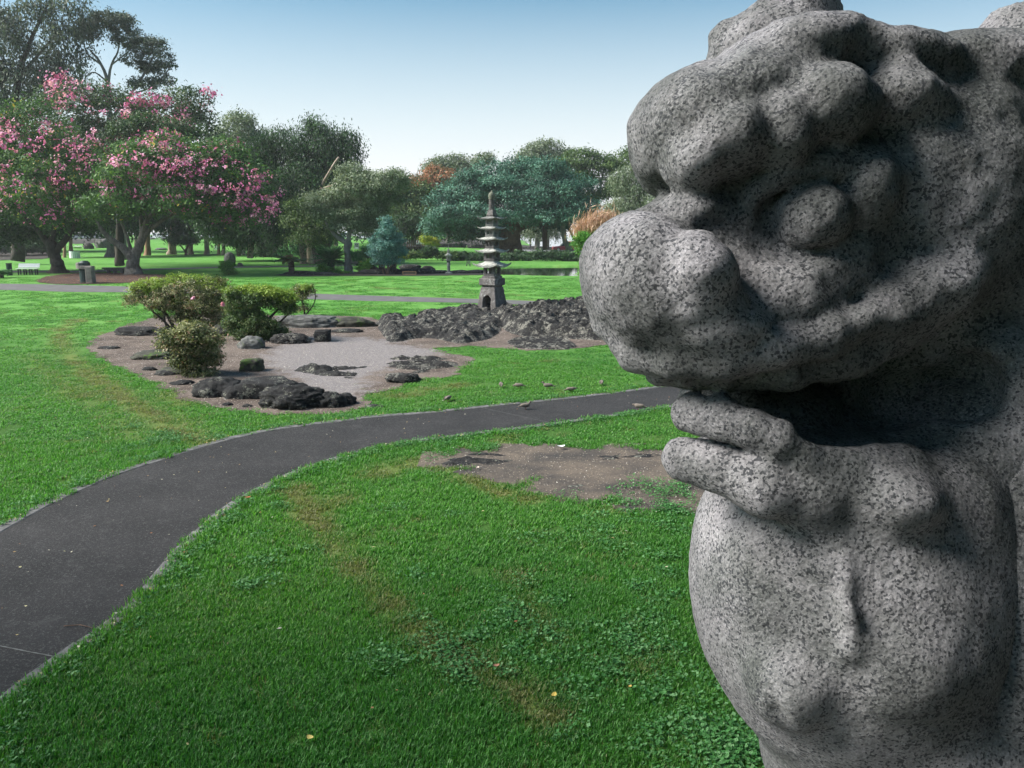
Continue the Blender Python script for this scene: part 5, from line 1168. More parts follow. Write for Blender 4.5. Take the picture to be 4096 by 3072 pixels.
shrub('palm_shrub', 'bushy dark palm-like shrub right of the flat pine', (1060, 1028), [[(1060, 1030, 6), (1060, 990, 5)]], [('crown', l_dark, [(1050, 1005, 40, 22), (1090, 1010, 30, 18), (1075, 960, 45, 40), (1100, 925, 30, 24)], 8000, .45, .3, dict(per=26, shell=.8))], seed=72)
shrub('cycad_clump', 'dark low cycad clump left of the paperbark roots', (1160, 1030), [[(1165, 1030, 8), (1165, 1000, 6)]], [('crown', l_cyc, [(1130, 1005, 35, 12), (1175, 995, 50, 18), (1210, 1005, 35, 18)], 4500, .45, .34, dict(per=26, asp=.2))], seed=73)
shrub('small_shrub', 'small round green shrub alone near the far walk', (913, 1100), [[(913, 1102, 3), (912, 1085, 2)]], [('crown', l_hed, [(913, 1080, 24, 18), (912, 1058, 28, 14), (925, 1092, 20, 8), (890, 1066, 14, 10)], 3800, .2, .13, dict(per=24, shell=.7))], seed=74)
shrub('blue_cypress', 'conical blue-green cypress with several bare low stems', (1548, 1098), [[(1552, 1100, 5), (1553, 1050, 4.5), (1552, 980, 3.5), (1550, 900, 2)], [(1548, 1098, 3), (1538, 1070, 2.5), (1525, 1060, 1.5)], [(1535, 1098, 2), (1530, 1075, 1.5)], [(1552, 1085, 2.5), (1570, 1050, 2)]],
      [('crown', l_blue, [(1547, 890, 18, 22), (1547, 925, 32, 30), (1550, 965, 48, 36), (1530, 1005, 50, 34), (1572, 1000, 40, 40), (1520, 1040, 34, 22), (1550, 1040, 44, 26), (1490, 960, 14, 12), (1510, 985, 24, 18)], 26000, .26, .15, dict(per=30, shell=.6))], seed=75, cat='tree')
shrub('dark_trunk_clump', 'curved dark cycad trunks spreading behind the blue cypress', (1510, 1092), [[(1520, 1094, 20), (1490, 1075, 15), (1478, 1045, 12), (1465, 1025, 10)], [(1530, 1092, 16), (1525, 1060, 12), (1530, 1020, 9)], [(1548, 1092, 13), (1572, 1070, 12), (1575, 1040, 9), (1585, 1015, 7)]],
      [('fronds', l_cyc, [(1450, 1020, 50, 14), (1500, 1010, 50, 20), (1430, 1035, 26, 8), (1570, 1010, 40, 16), (1470, 1000, 26, 10)], 6000, .3, .3, dict(per=26, asp=.16))], bk=b_dark, seed=76, cat='cycad')
shrub('undergrowth', 'leafy light green weeds beside the sago palm, at the grey trunk foot', (1450, 1095), [[(1450, 1097, 2), (1450, 1070, 1.5)]], [('leaves', l_hed, [(1450, 1070, 18, 22), (1470, 1060, 18, 20), (1380, 1090, 20, 8), (1300, 1085, 24, 18), (1350, 1090, 26, 10), (1290, 1070, 14, 10)], 4500, .2, .15, dict(per=24, shell=.9))], seed=77, cat='plant')
shrub('bamboo_clump', 'dark bamboo clump with many thin stems left of the yellow-green bush', (1650, 990), [[(1610+i*9, 995, 1.6), (1612+i*8.5, 950, 1.5), (1600+i*11, 880, 1)] for i in range(11)], [('crown', l_dark, [(1650, 890, 60, 50), (1610, 910, 40, 36), (1690, 905, 40, 40), (1650, 930, 60, 22)], 8000, .5, .3, dict(per=26, shell=.8, droop=.8))], seed=78, D=108, cat='bamboo')
shrub('yellow_bush', 'bright yellow-green palm-like bush left of the banyan', (1722, 992), [[(1722, 994, 3), (1722, 970, 2)]], [('crown', l_yel, [(1722, 965, 28, 20), (1700, 955, 16, 12), (1740, 975, 16, 14)], 2600, .35, .34, dict(per=22, asp=.2, shell=.9))], seed=79, D=103)
for i, (x, y, rx, ry, m, lb) in enumerate([(1600, 1020, 40, 12, l_yel, 'yellowish low hedge plants at the foot of the bamboo'), (1670, 1018, 45, 13, l_mid, 'green low hedge plants below the yellow-green bush'), (1722, 1008, 24, 18, l_dark, 'dark rounded shrub below the yellow-green bush'), (1790, 1022, 50, 14, l_mid, 'low green hedge plants behind the small stone lantern'), (1860, 1028, 50, 14, l_dark, 'dark low shrubs left of the banyan roots'), (2080, 1025, 60, 18, l_dark, 'dark low shrubs right of the banyan roots'), (2200, 1022, 70, 20, l_dark, 'dark shrubs on the mound above the pond'), (2300, 1028, 60, 20, l_dark, 'dark shrubs at the right end of the pond bank'), (1960, 1030, 60, 14, l_dark, 'dark shrubs directly behind the pagoda')]):
    shrub('low_shrub', lb, (x, y+ry), [[(x, y+ry+2, 1.5), (x, y, 1)]], [('crown', m, [(x, y, rx, ry), (x-rx*.6, y+3, rx*.5, ry*.8), (x+rx*.6, y+3, rx*.5, ry*.8)], 3000, .35, .28, dict(per=24, shell=.8))], seed=120+i, D=92)
# right hedge shrub with orange plumes
Dh = Dg(2385, 1225)
shrub('clipped_shrub', 'tall bright green shrub half hidden by the statue nose', (2420, 1225), [[(2420, 1230, 8), (2400, 1120, 6), (2400, 1000, 4)], [(2400, 1100, 5), (2360, 1000, 3)]], [('crown', l_hed, [(2350, 985, 62, 58), (2400, 1040, 80, 70), (2360, 1080, 45, 60), (2410, 1150, 70, 70), (2440, 1000, 90, 80), (2380, 1200, 24, 16)], 30000, .16, .085, dict(per=34, shell=.4))], seed=140, D=Dh)
V, Fc, tt = crown_mesh(lob(Dh+6, [(2340, 935, 30, 26), (2380, 915, 40, 36), (2430, 905, 40, 40), (2320, 950, 18, 14)]), 3600, .35, .4, 141, per=20, shell=.9, droop=-.8, asp=.08)
pl_ = thing('plume_bush', 'salmon-orange plumed bush rising behind the clipped shrub at the statue nose', 'shrub', flat(2400, 1150)); add('plumes', V, Fc, l_plume, pl_, attrs={'tint': tt})

# azaleas in the bed
def azalea(label, base, stems, new, old, n, seed, old_m=l_aza, D=None):
    D = D or Dg(*base)
    o = shrub('azalea_bush', label, base, stems, [('crown', old_m, old, int(n*1.25), .14, .068, dict(per=36, shell=.3, up=.3)), ('new_growth', l_azan, new, int(n*.42), .12, .062, dict(per=36, shell=.12, up=.9))] if new else [('crown', old_m, old, int(n*1.2), .14, .07, dict(per=36, shell=.4, up=.3))], bk=b_dark, seed=seed, D=D)
    return o
azalea('big spreading azalea, umbrella-shaped on slanting bare stems, left of the bed', (700, 1330),
       [[(715, 1345, 9), (690, 1300, 7), (650, 1240, 5), (600, 1215, 3)], [(725, 1345, 8), (715, 1270, 6), (690, 1200, 4)], [(740, 1345, 9), (750, 1280, 6), (780, 1210, 4)], [(755, 1345, 7), (800, 1270, 5), (850, 1200, 3)], [(700, 1330, 5), (640, 1270, 4), (570, 1210, 2.5)], [(745, 1340, 6), (840, 1290, 4), (890, 1220, 3)], [(690, 1340, 5), (660, 1290, 4), (660, 1220, 3)]],
       [(640, 1135, 110, 26), (760, 1130, 130, 26), (860, 1150, 60, 24), (590, 1155, 70, 22)],
       [(700, 1215, 90, 45), (790, 1240, 70, 40), (870, 1225, 50, 50), (560, 1195, 56, 36), (620, 1170, 90, 44), (740, 1165, 140, 52), (860, 1185, 66, 50), (800, 1220, 90, 40), (700, 1225, 60, 30), (520, 1215, 20, 18), (640, 1265, 24, 20, .3), (820, 1285, 70, 45), (905, 1290, 50, 60), (740, 1275, 50, 36)], 34000, 160)
azalea('dense green azalea with a bright new-growth top, right of the big one', (1040, 1360),
       [[(1030, 1375, 8), (1010, 1320, 6), (980, 1260, 4)], [(1045, 1375, 8), (1060, 1300, 6), (1110, 1240, 4), (1150, 1215, 3)], [(1060, 1370, 6), (1100, 1310, 4), (1160, 1250, 3)], [(1035, 1375, 6), (1030, 1300, 5), (1040, 1230, 3)]],
       [(1000, 1165, 70, 18), (1080, 1170, 90, 20), (1150, 1195, 40, 20)],
       [(980, 1210, 70, 50), (1070, 1200, 90, 42), (1150, 1225, 36, 40), (1010, 1280, 60, 50), (960, 1250, 50, 50), (1060, 1310, 50, 46), (1000, 1340, 34, 30), (1090, 1345, 22, 18), (930, 1290, 30, 26), (960, 1325, 50, 42), (1090, 1335, 55, 36)], 34000, 161, old_m=l_azag)
azalea('variegated round azalea in front, spilling towards the boulders', (760, 1500),
       [[(770, 1515, 7), (760, 1450, 5), (740, 1380, 3)], [(775, 1512, 6), (800, 1430, 4), (830, 1370, 3)]],
       None, [(770, 1330, 70, 45), (730, 1375, 90, 48), (800, 1380, 80, 60), (770, 1440, 80, 50), (800, 1490, 50, 26), (690, 1375, 50, 28), (850, 1420, 30, 40)], 21000, 162)
azalea('small wispy azalea with one bare curved twig at the right of the group', (1215, 1262),
       [[(1218, 1268, 4), (1215, 1230, 3.5), (1205, 1190, 2.5), (1195, 1165, 1.5)], [(1220, 1262, 3), (1250, 1225, 2), (1262, 1185, 1.8), (1250, 1145, 1.4), (1248, 1132, 1)]],
       [(1215, 1150, 26, 12)], [(1220, 1165, 30, 24), (1200, 1190, 26, 18), (1215, 1230, 22, 22), (1175, 1165, 12, 8)], 3000, 163)
V, Fc, tt = crown_mesh(lob(Dg(1230, 1262), [(1250, 1140, 6, 8), (1265, 1185, 6, 6), (1255, 1225, 6, 6), (1260, 1160, 5, 5)]), 160, .05, .05, 7, per=10)
add('twig_leaves', V, Fc, l_aza, bpy.data.objects['azalea_bush.003'], attrs={'tint': tt})
for x, y, az in ((775, 1191, 'azalea_bush'), (892, 1217, 'azalea_bush.001')):
    D = Dg(720, 1345)-1.6 if x < 800 else Dg(1040, 1370)-1.0
    V, Fc, tt = crown_mesh(lob(D, [(x, y, 6, 5)]), 30, .03, .07, x, per=15, asp=.9)
    add('pink_flower', V, Fc, l_pink, bpy.data.objects[az], attrs={'tint': tt*.3+.7})

# cycads and tree ferns with separate fronds
def frond_mesh(L, wd, seed, sag=.35, stiff=.5, n=26):
    g = np.random.default_rng(seed); s = np.linspace(0, 1, n); ang_ = stiff-sag*s*2; dx = np.cumsum(np.cos(ang_))*L/n; dz = np.cumsum(np.sin(ang_))*L/n
    V = []; Fc = []; tt = []
    for i in range(n-1):
        k = len(V); V += [(dx[i], -.008, dz[i]), (dx[i], .008, dz[i]), (dx[i+1], .006, dz[i+1]), (dx[i+1], -.006, dz[i+1])]; Fc.append((k, k+1, k+2, k+3)); tt += [.5]*4
        w_ = wd*math.sin(math.pi*min(1, (s[i]+.12)*.92))**.6
        for sd in (-1, 1):
            k = len(V); q = g.random(); V += [(dx[i], 0, dz[i]), (dx[i]+w_*.55+.03, sd*w_*.6, dz[i]+w_*.12), (dx[i]+w_*.6, sd*w_, dz[i]-w_*.05), (dx[i]+w_*.12, sd*w_*.6, dz[i]+w_*.10)]
            Fc.append((k, k+1, k+2, k+3)); tt += [q]*4
    return mesh('frond', np.array(V), Fc, l_cyc, attrs={'tint': tt})
def cycad(name, label, base, trunk_h, trunk_r, rings, m=l_cyc, bk=b_dark, seed=0, cat='cycad', D=None):
    p = place(*base) if D is None else at(base[0], base[1], D); o = thing(name, label, cat, p); s = p[1]/F
    h = trunk_h*s; r_ = trunk_r*s; mb = MB(); n = 10
    prof = [(r_*(1.1-.15*abs(math.sin(i*1.6)))*(1 if i < n else .8), h*i/n) for i in range(n+1)]
    mb.lathe(prof, p-np.array([0, 0, .03]), 12); mb.add('trunk', bk, o)
    g = random.Random(seed)
    for cnt, L, stiff, sag, wd in rings:
        me = frond_mesh(L*s, wd*s, seed+cnt, sag, stiff); me.materials.clear(); me.materials.append(m)
        for i in range(cnt):
            f = bpy.data.objects.new('frond', me); COL.objects.link(f); f.parent = o; f.location = (0, 0, h-.02)
            f.rotation_euler = (g.uniform(-.15, .15), g.uniform(-.14, .14), 2*math.pi*i/cnt+g.uniform(-.1, .1)); q = g.uniform(.85, 1.12); f.scale = (q,)*3
    return o
cycad('sago_palm', 'sago palm with a full upright fan of dark green fronds', (1325, 1092), 52, 14, [(26, 74, 1.15, .35, 13), (22, 78, .8, .35, 13), (18, 74, .45, .35, 13), (20, 76, 0.0, .5, 12)], seed=3)
cycad('tree_fern', 'old tree fern on a thick dark trunk with thin drooping fronds', (1167, 1100), 60, 12, [(9, 84, .22, .16, 17), (8, 74, .12, .30, 17)], m=l_olfrond, seed=5, cat='tree fern')
o_ = bpy.data.objects['tree_fern']; V, Fc, tt = crown_mesh([[0, 0, 60*Dg(1167, 1100)/F+.1, .3, .3, .12]], 300, .2, .25, 5, per=20); V = V+ORG[o_.name]; add('dry_crown', V, Fc, leafmat('dry_frond', [(0, (.12, .08, .04)), (1, (.3, .2, .11))]), o_, attrs={'tint': tt})
cycad('cycad', 'spreading dark cycad left of the curved dark trunks', (1462, 1060), 12, 8, [(18, 52, .45, .5, 8), (14, 55, .1, .5, 8)], seed=8)
cycad('young_palm', 'green palm with arching fronds standing on the skyline behind the olive tree', (1545, 985), 200, 5, [(16, 60, .8, .7, 12), (10, 60, .2, .6, 12)], seed=9, cat='palm', D=112)
cycad('garden_palm', 'dark fronded plant at the far left edge beside the green bin', (8, 1112), 20, 7, [(12, 46, .7, .6, 10), (8, 50, .2, .5, 10)], seed=10, cat='plant')
# shade tree added overhead, behind and right of the camera, out of the picture: it darkens the near turf and the statue's right side
sh = thing('added_shade_tree', 'unseen dark tree added behind the photographer to shade turf and statue', 'tree', (5.2, -2.6, 0))
MB().tube([(5.2, -2.6, -.1), (5.1, -2.7, 2.5), (4.6, -2.2, 5.0), (3.6, -1.6, 7.0)], [.5, .38, .3, .15], 12, rough=.1).add('trunk', b_dark, sh, smooth=True)
crown('crown', sh, l_dark, [[3.2, -1.6, 7.6, 4.2, 3.4, 1.7], [6.4, -.2, 6.2, 2.6, 3.2, 2.2], [0.2, -3.0, 7.4, 3.4, 3.0, 1.5], [6.2, 1.8, 5.6, 2.0, 2.4, 2.4], [5.6, -3.4, 5.8, 3.2, 2.6, 2.2], [5.6, 1.2, 3.4, 1.4, 2.2, 1.9]], 24000, .55, .32, 444, per=30, shell=.7)

for nm, lb, c_, L, sd in (('added_screen_tree', 'unseen dense tree added behind the photographer on the right to block sky light', (9, -4, 0), [[9, -4, 3.4, 3.2, 3.0, 3.2], [7, -8, 4, 4, 3, 4], [9.5, 1.5, 3.2, 2.6, 2.8, 3.2]], 445), ('added_screen_tree', 'unseen dense tree added directly behind the photographer to block sky light', (0, -9, 0), [[0, -9, 4, 4.5, 2.5, 4.2], [-5, -10, 4, 3.5, 2.5, 4]], 446)):  # trees added out of view to cut sky light on the statue
    o = thing(nm, lb, 'tree', c_); MB().tube([c_, (c_[0]+.2, c_[1], 3), (c_[0], c_[1]-.2, 5)], [.35, .25, .1], 10, rough=.1).add('trunk', b_dark, o, smooth=True)
    crown('crown', o, l_dark, L, 14000, .6, .42, sd, per=28, shell=.5)
for i, (x, y, rx, ry) in enumerate([(-60, 985, 90, 40), (70, 990, 80, 34), (170, 985, 60, 34)]):
    shrub('dark_shrub', ['dark shrub mass at the left picture edge behind the soil bank', 'dark shrub on the soil bank above the white bench', 'dark shrub on the soil bank left of the leaning trunk'][i], (x, y+ry), [[(x, y+ry+2, 2), (x, y, 2)]], [('crown', l_dark, [(x, y, rx, ry), (x-rx*.5, y-10, rx*.5, ry*.8), (x+rx*.4, y+4, rx*.6, ry*.7)], 6000, .4, .3, dict(per=26, shell=.6))], seed=150+i)

# humid air over the park
hz, t, b, o = M('humid_air'); t.nodes.remove(b); pv = N(t, 'VolumePrincipled'); pv.inputs['Density'].default_value = 0.00032; pv.inputs['Color'].default_value = (.93, .96, 1, 1); pv.inputs['Anisotropy'].default_value = 0.3
t.links.new(pv.outputs[0], o.inputs['Volume'])
mb = MB().box((0, 180, 16), (900, 620, 38)); add('haze', np.concatenate(mb.V), mb.F, hz, kind='stuff')

sl_ = thing('added_shade_tree', 'unseen leafy tree added left of the path to shade the near turf', 'tree', (-10.5, 3.2, 0))  # added off-frame so its canopy dims the foreground grass
MB().tube([(-10.5, 3.2, -.1), (-10.4, 3.3, 2.5), (-9.6, 3.8, 5.0), (-8.6, 4.2, 7.5)], [.35, .28, .2, .1], 12, rough=.1).add('trunk', b_dark, sl_, smooth=True)
crown('crown', sl_, l_dark, [[-9.2, 4.8, 6.4, 2.6, 1.7, 1.6], [-8.6, 3.6, 7.8, 2.6, 1.5, 1.3], [-11.5, 3.0, 6.5, 2.4, 2.2, 1.8], [-7.4, 3.9, 8.6, 1.8, 1.2, 1.0]], 5200, .5, .26, 447, per=24, shell=.9)

hd = thing('added_hedge', 'unseen tall hedge added behind and right of the photographer to block low sky light', 'hedge', (4, -2.6, 0))  # out-of-view hedge added to darken the statue's right side
MB().tube([(4, -2.6, 0), (4, -2.6, 2.4)], [.1, .05], 8).add('stem', b_dark, hd)
crown('leaves', hd, l_dark, [[3.6, -2.8, 2.0, 2.8, .8, 2.2], [6.4, -1.6, 2.3, 1.2, 2.2, 2.5], [6.9, 1.6, 2.0, 1.0, 2.0, 2.2]], 16000, .3, .2, 448, per=28, shell=.5)

# trees along the shore that the statue hides from here
RB = [('tall round green tree by the shore, behind the statue chin', 2900, 112, l_mid, 150), ('blue-green spreading tree by the shore, behind the statue cheek', 3300, 104, l_ban, 190), ('dark tree by the shore, behind the statue ear', 3700, 118, l_dark, 160), ('grey-green tree far right behind the statue', 4150, 108, l_olive, 170), ('dark tree right of the picture edge', 4600, 100, l_dark, 180)]
for i, (lb, x, D, m, r_) in enumerate(RB):
    tree('background_tree', lb, (x, 1000), D, b_grey, [[(x, 1012, 12), (x+6, 930, 9), (x, 800, 5)], [(x+4, 900, 7), (x+r_*.6, 800, 3)], [(x+4, 910, 7), (x-r_*.6, 810, 3)]], [('crown', m, [(x, 740, r_*.8, 80), (x-r_*.5, 800, r_*.6, 70), (x+r_*.55, 805, r_*.6, 70), (x, 850, r_*.8, 50)], 11000, .8, .42, dict(per=26, shell=.6))], seed=170+i)
# ------------------------------------------------------------------ park furniture
m_white = plain('white_paint', (0.78, 0.78, 0.78), 0.6, var=0.08); m_blk = plain('dark_support', (0.04, 0.04, 0.042), 0.8)
m_conc = stone('brown_concrete', (0.10, 0.09, 0.08), (0.16, 0.145, 0.13), (0.23, 0.21, 0.19), 5, .6, .66, (.3, .28, .26), .02)
m_gbin = plain('green_black_plastic', (0.012, 0.03, 0.028), 0.5, var=.2)
def slat_bench(name, label, base, wpx, hpx, rz, seat_h=.46, supports=4):
    p = place(*base); s = p[1]/F; W = wpx*s; H = hpx*s; o = thing(name, label, 'bench', p)
    def B(c, sz, nm, m, ry=0): 
        mb = MB().box((0, 0, 0), sz, bev=.008); V = np.concatenate(mb.V)
        cy, sy = math.cos(ry), math.sin(ry); V = np.stack([V[:, 0], V[:, 1]*cy-V[:, 2]*sy, V[:, 1]*sy+V[:, 2]*cy], -1)+np.array(c)
        ca, sa = math.cos(rz), math.sin(rz); V = V@np.array([[ca, sa, 0], [-sa, ca, 0], [0, 0, 1]])+p; add(nm, V, mb.F, m, o)
    for k in range(3): B((0, -.16+k*.15, seat_h), (W, .13, .04), 'seat_slat', m_white)
    for k in range(3): B((0, .26+k*.05, seat_h+.13+k*(H-seat_h-.13)/2.6), (W, .03, (H-seat_h)/3.6), 'back_slat', m_white, -.28)
    for k in range(supports):
        x = -W/2+W*(k+.4)/(supports-.2); B((x, -.12, seat_h/2-.02), (.07, .09, seat_h-.04), 'leg', m_blk); B((x, .2, seat_h/2-.02), (.07, .09, seat_h-.04), 'leg', m_blk); B((x, .04, seat_h-.05), (.07, .42, .05), 'bracket', m_blk)
    return o
slat_bench('park_bench', 'white slatted park bench beside the leaning orchid tree', (112, 1099), 82, 44, R(4))
slat_bench('park_bench', 'small white slatted bench far off between the boulders', (310, 994), 30, 9, 0, .3)
# stone bench
p = place(463, 1093); s = p[1]/F; o = thing('stone_bench', 'dark backless stone bench left of the forked tree trunk', 'bench', p)
MB().box(p+[0, 0, 20*s], (98*s, .5, 5.5*s), bev=.03).add('seat_slab', m_slab, o)
MB().box(p+[0, 0, 15.4*s], (82*s, .38, 3.4*s), bev=.02).add('seat_beam', m_pag, o)
for dx in (-28, -2, 26): MB().box(p+[dx*s, 0, 6.6*s], (10*s, .34, 14*s), taper=.85, bev=.02).add('leg', m_pag, o)
# concrete drinking fountain with a curved screen round a green bin
p = place(365, 1134); s = p[1]/F; o = thing('concrete_fountain', 'brown concrete drinking fountain post with a curved shelf arm', 'fountain', p)
MB().box(p+[0, 0, 33*s], (27*s, .5, 68*s), taper=.96, bev=.04).add('post', m_conc, o)
mb = MB(); pts = [(14, 68), (-20, 68), (-44, 72), (-60, 84)]
V = []; Fc = []
cx, cy_ = p[0]-36*s, p[1]+.45; nA = 16
for ring, (r_, z0) in enumerate([(30*s, 0), (22*s, 0)]):
    for k in range(nA+1):
        a = R(-60)-R(210)*k/nA
        for zz in (58*s, (74+12*k/nA)*s if k > 3 else 70*s): V.append((cx+r_*math.cos(a), cy_+r_*math.sin(a), p[2]+zz))
m_ = 2*(nA+1)
for k in range(nA):
    a = 2*k; Fc += [(a, a+2, a+3, a+1), (m_+a, m_+a+1, m_+a+3, m_+a+2), (a+1, a+3, m_+a+3, m_+a+1), (a, m_+a, m_+a+2, a+2)]
Fc += [(0, 1, m_+1, m_), (2*nA, m_+2*nA, m_+2*nA+1, 2*nA+1)]
add('curved_arm', V, Fc, m_conc, o)
MB().box(p+[-10*s, .05, 63*s], (44*s, .42, 12*s), bev=.02).add('shelf', m_conc, o)
pb2 = p+np.array([-36*s, .5, 0]); o = thing('litter_bin', 'dark green round litter bin held behind the concrete fountain', 'bin', pb2)
MB().lathe([(20*s, 0), (21.5*s, 2*s), (22*s, 50*s), (23*s, 52*s), (23*s, 58*s), (19*s, 58*s)], pb2, 18).add('bin_body', m_gbin, o); MB().lathe([(20.5*s, 60*s), (21*s, 80*s), (12*s, 88*s), (2*s, 89*s)], pb2, 18).add('bin_hood', m_gbin, o)
def bin_(label, base, wpx, hpx, m, slats=None):
    p = place(*base); s = p[1]/F; o = thing('litter_bin', label, 'bin', p); r_ = wpx*s/2; h = hpx*s
    MB().lathe([(r_*.9, 0), (r_*.93, h), (r_*.8, h), (r_*.78, h*.9)], p, 16).add('bin_body', m_blk if slats else m, o)
    if slats:
        for k in range(16): a = 2*math.pi*k/16; MB().box(p+[r_*.97*math.cos(a), r_*.97*math.sin(a), h*.5], (.03, r_*.32, h*.96), rz=a, bev=.005).add('slat', slats, o)
    MB().lathe([(r_*1.02, h), (r_*1.02, h*1.05), (r_*.8, h*1.05)], p, 16).add('rim', m_blk, o)
bin_('white slatted round litter bin on the far lawn', (300, 1033), 38, 28, m_white, m_white)
bin_('dark litter bin at the left picture edge beside the fronded plant', (40, 1102), 22, 46, m_gbin)
# info signs
def sign(label, base, w_, h_, legh, pm, fm, frame=True, lines=3):
    p = place(*base); s = p[1]/F; o = thing('info_sign', label, 'sign', p); W, H, z0 = w_*s, h_*s, legh*s
    MB().box(p+[0, 0, z0+H/2], (W, .06, H), bev=.01).add('panel', pm, o)
    for sx_ in (-1, 1): MB().box(p+[sx_*W*.46, .01, z0/2], (.05, .05, z0+.02)).add('post', fm, o)
    if frame:
        for c_, sz in (((0, -.04, z0+H-.02), (W+.04, .03, .05)), ((0, -.04, z0+.02), (W+.04, .03, .05)), ((-W/2, -.04, z0+H/2), (.05, .03, H-.04)), ((W/2, -.04, z0+H/2), (.05, .03, H-.04))): MB().box(p+np.array(c_), sz).add('frame', fm, o)
    return o, p, s, W, H, z0
m_bron = plain('bronze_frame', (0.33, 0.2, 0.11), .6); m_pnl = plain('dark_panel', (.05, .045, .035), .5); m_gry = plain('grey_panel', (.36, .37, .38), .7)
sign('low dark plaque in a thin copper-coloured frame at the back of the middle lawn', (1638, 1101), 52, 12, 3, m_pnl, m_bron)
o, p, s, W, H, z0 = sign('grey upright notice board with small pictures behind the grey-trunked tree', (1428, 1022), 18, 26, 24, m_gry, m_gry, False)
for dx, dz, m_ in ((-.22, .72, m_blk), (.18, .74, m_blk), (-.1, .5, m_blk), (.2, .48, m_pnl)): MB().box(p+[dx*W, -.036, z0+dz*H], (W*.24, .008, H*.12)).add('picture_panel', m_, o)
MB().box(p+[0, -.036, z0+H*.2], (W*.7, .008, H*.22)).add('text_panel', m_white, o)
sign('white notice post among the paperbark trunks', (864, 1001), 10, 16, 2, m_white, m_white, False)
p = place(2245, 1000)
# flat stepping slab at the pond lip
p = place(2052, 1091); s = p[1]/F; MB().box(p+[0, 0, .12], (50*s, 1.2, .22), bev=.03).add('pond_slab', m_pale, None, label='pale flat stone slab bridging the near lip of the pond', cat='stone slab')
p = place(2105, 1092); s = p[1]/F; MB().box(p+[0, 0, .15], (26*s, .8, .36), bev=.05).add('pond_block', m_pag, None, label='dark stone block at the pond lip, right of the pale slab', cat='stone block')
for i, (x, w_, lb) in enumerate([(1873, 16, 'small dark grey bench-like block left of the pagoda, in the shade'), (1928, 26, 'dark slatted bench in shade just left of the pagoda')]):
    p = at(x, 1040, 78); p[2] = 0; o = thing('shade_bench', lb, 'bench', p); s = p[1]/F
    for k in range(3): MB().box(p+[0, 0.1*k, (9+5*k)*s], (w_*s, .05, 3*s), bev=.01).add('slat', m_slab, o)
    for q in (-.4, .4): MB().box(p+[q*w_*s, .1, 4*s], (.08, .4, 8*s)).add('leg', m_slab, o)

# ------------------------------------------------------------------ cars
m_glass = plain('car_glass', (0.02, 0.025, 0.03), 0.08, var=0, spec=.6); m_tyre = plain('tyre', (0.02, 0.02, 0.02), .9); m_rim = plain('rim', (.45, .45, .46), .35, metal=.6)
def car(label, p, rz, col, suv=False, k=1.0):
    o = thing('parked_car', label, 'car', p); m = plain('car_paint', col, .3, var=.02, spec=.6); L = 4.4*k; H = (1.65 if suv else 1.42)*k; W = 1.78*k
    def put(nm, V, Fc, mm, par=o):
        ca, sa = math.cos(rz), math.sin(rz); V = np.array(V)@np.array([[ca, sa, 0], [-sa, ca, 0], [0, 0, 1]])+np.array(p); return add(nm, V, Fc, mm, par)
    def prof(nm, pts, w0, w1, mm, zs=None):
        n = len(pts); V = []
        zmx = max(q[1] for q in pts); zmn = min(q[1] for q in pts)
        for sgn in (-1, 1):
            for x, z in pts: f = (z-zmn)/(zmx-zmn+1e-6); V.append((x, sgn*(w0*(1-f)+w1*f)/2, z))
        Fc = [tuple(range(n-1, -1, -1)), tuple(range(n, 2*n))]+[(i, (i+1) % n, n+(i+1) % n, n+i) for i in range(n)]; return put(nm, V, Fc, mm)
    z1 = .92*k if suv else .82*k
    prof('body', [(-L/2, .35), (-L/2+.05, .3), (L/2-.05, .3), (L/2, .38), (L/2, .62*k), (L/2-.12, z1-.12), (L*.24, z1), (-L*.42, z1+.02), (-L/2+.02, z1-.06)], W, W*.94, m)
    xr = -L*.46 if suv else -L*.36
    prof('cabin_glass', [(xr, z1-.01), (L*.22, z1-.01), (L*.08, H-.07), (xr+.35, H-.07)], W*.92, W*.74, m_glass)
    prof('roof', [(xr+.3, H-.08), (L*.09, H-.08), (L*.05, H), (xr+.42, H)], W*.78, W*.70, m)
    for sx_ in (-1, 1): prof('window_pillar', [(-L*.02*sx_-.1, z1), (-L*.02*sx_, z1), (-L*.02*sx_, H-.07), (-L*.02*sx_-.08, H-.07)], W*.935, W*.755, m)
    for wx in (-L*.31, L*.31):
        for sy in (-1, 1):
            n = 16; V = [(wx+.33*k*math.cos(2*math.pi*i/n), sy*(W/2-(.01 if j else .2)), .33*k+.33*k*math.sin(2*math.pi*i/n)) for j in (0, 1) for i in range(n)]
            wh = put('wheel', V, [tuple(range(n)), tuple(range(n, 2*n))]+[(i, (i+1) % n, n+(i+1) % n, n+i) for i in range(n)], m_tyre)
            V = [(wx+.19*k*math.cos(2*math.pi*i/n), sy*(W/2+(.012 if j else -.05)), .33*k+.19*k*math.sin(2*math.pi*i/n)) for j in (0, 1) for i in range(n)]
            add_ = put('rim', V, [tuple(range(n)), tuple(range(n, 2*n))]+[(i, (i+1) % n, n+(i+1) % n, n+i) for i in range(n)], m_rim, wh)
    for sy in (-1, 1):
        put('headlight', MB().box((L/2-.03, sy*W*.36, .62*k), (.08, .3, .13)).V[0], MB().box((0, 0, 0), (1, 1, 1)).F, m_rim)
        put('tail_light', MB().box((-L/2+.01, sy*W*.38, .7*k), (.06, .2, .16)).V[0], MB().box((0, 0, 0), (1, 1, 1)).F, m_tl)
    return o
m_tl = plain('tail_light_red', (.4, .02, .02), .3)
def carat(px, D, lb, col, rz, suv=False, k=1.0):
    q = at(px, 950, D); q[2] = float(gz(q[0], q[1]))+.07; return car(lb, q, rz, col, suv, k)
carat(2265, 130, 'red pickup-like car parked on the shore road under the banyan', (.36, .015, .03), R(185), True)
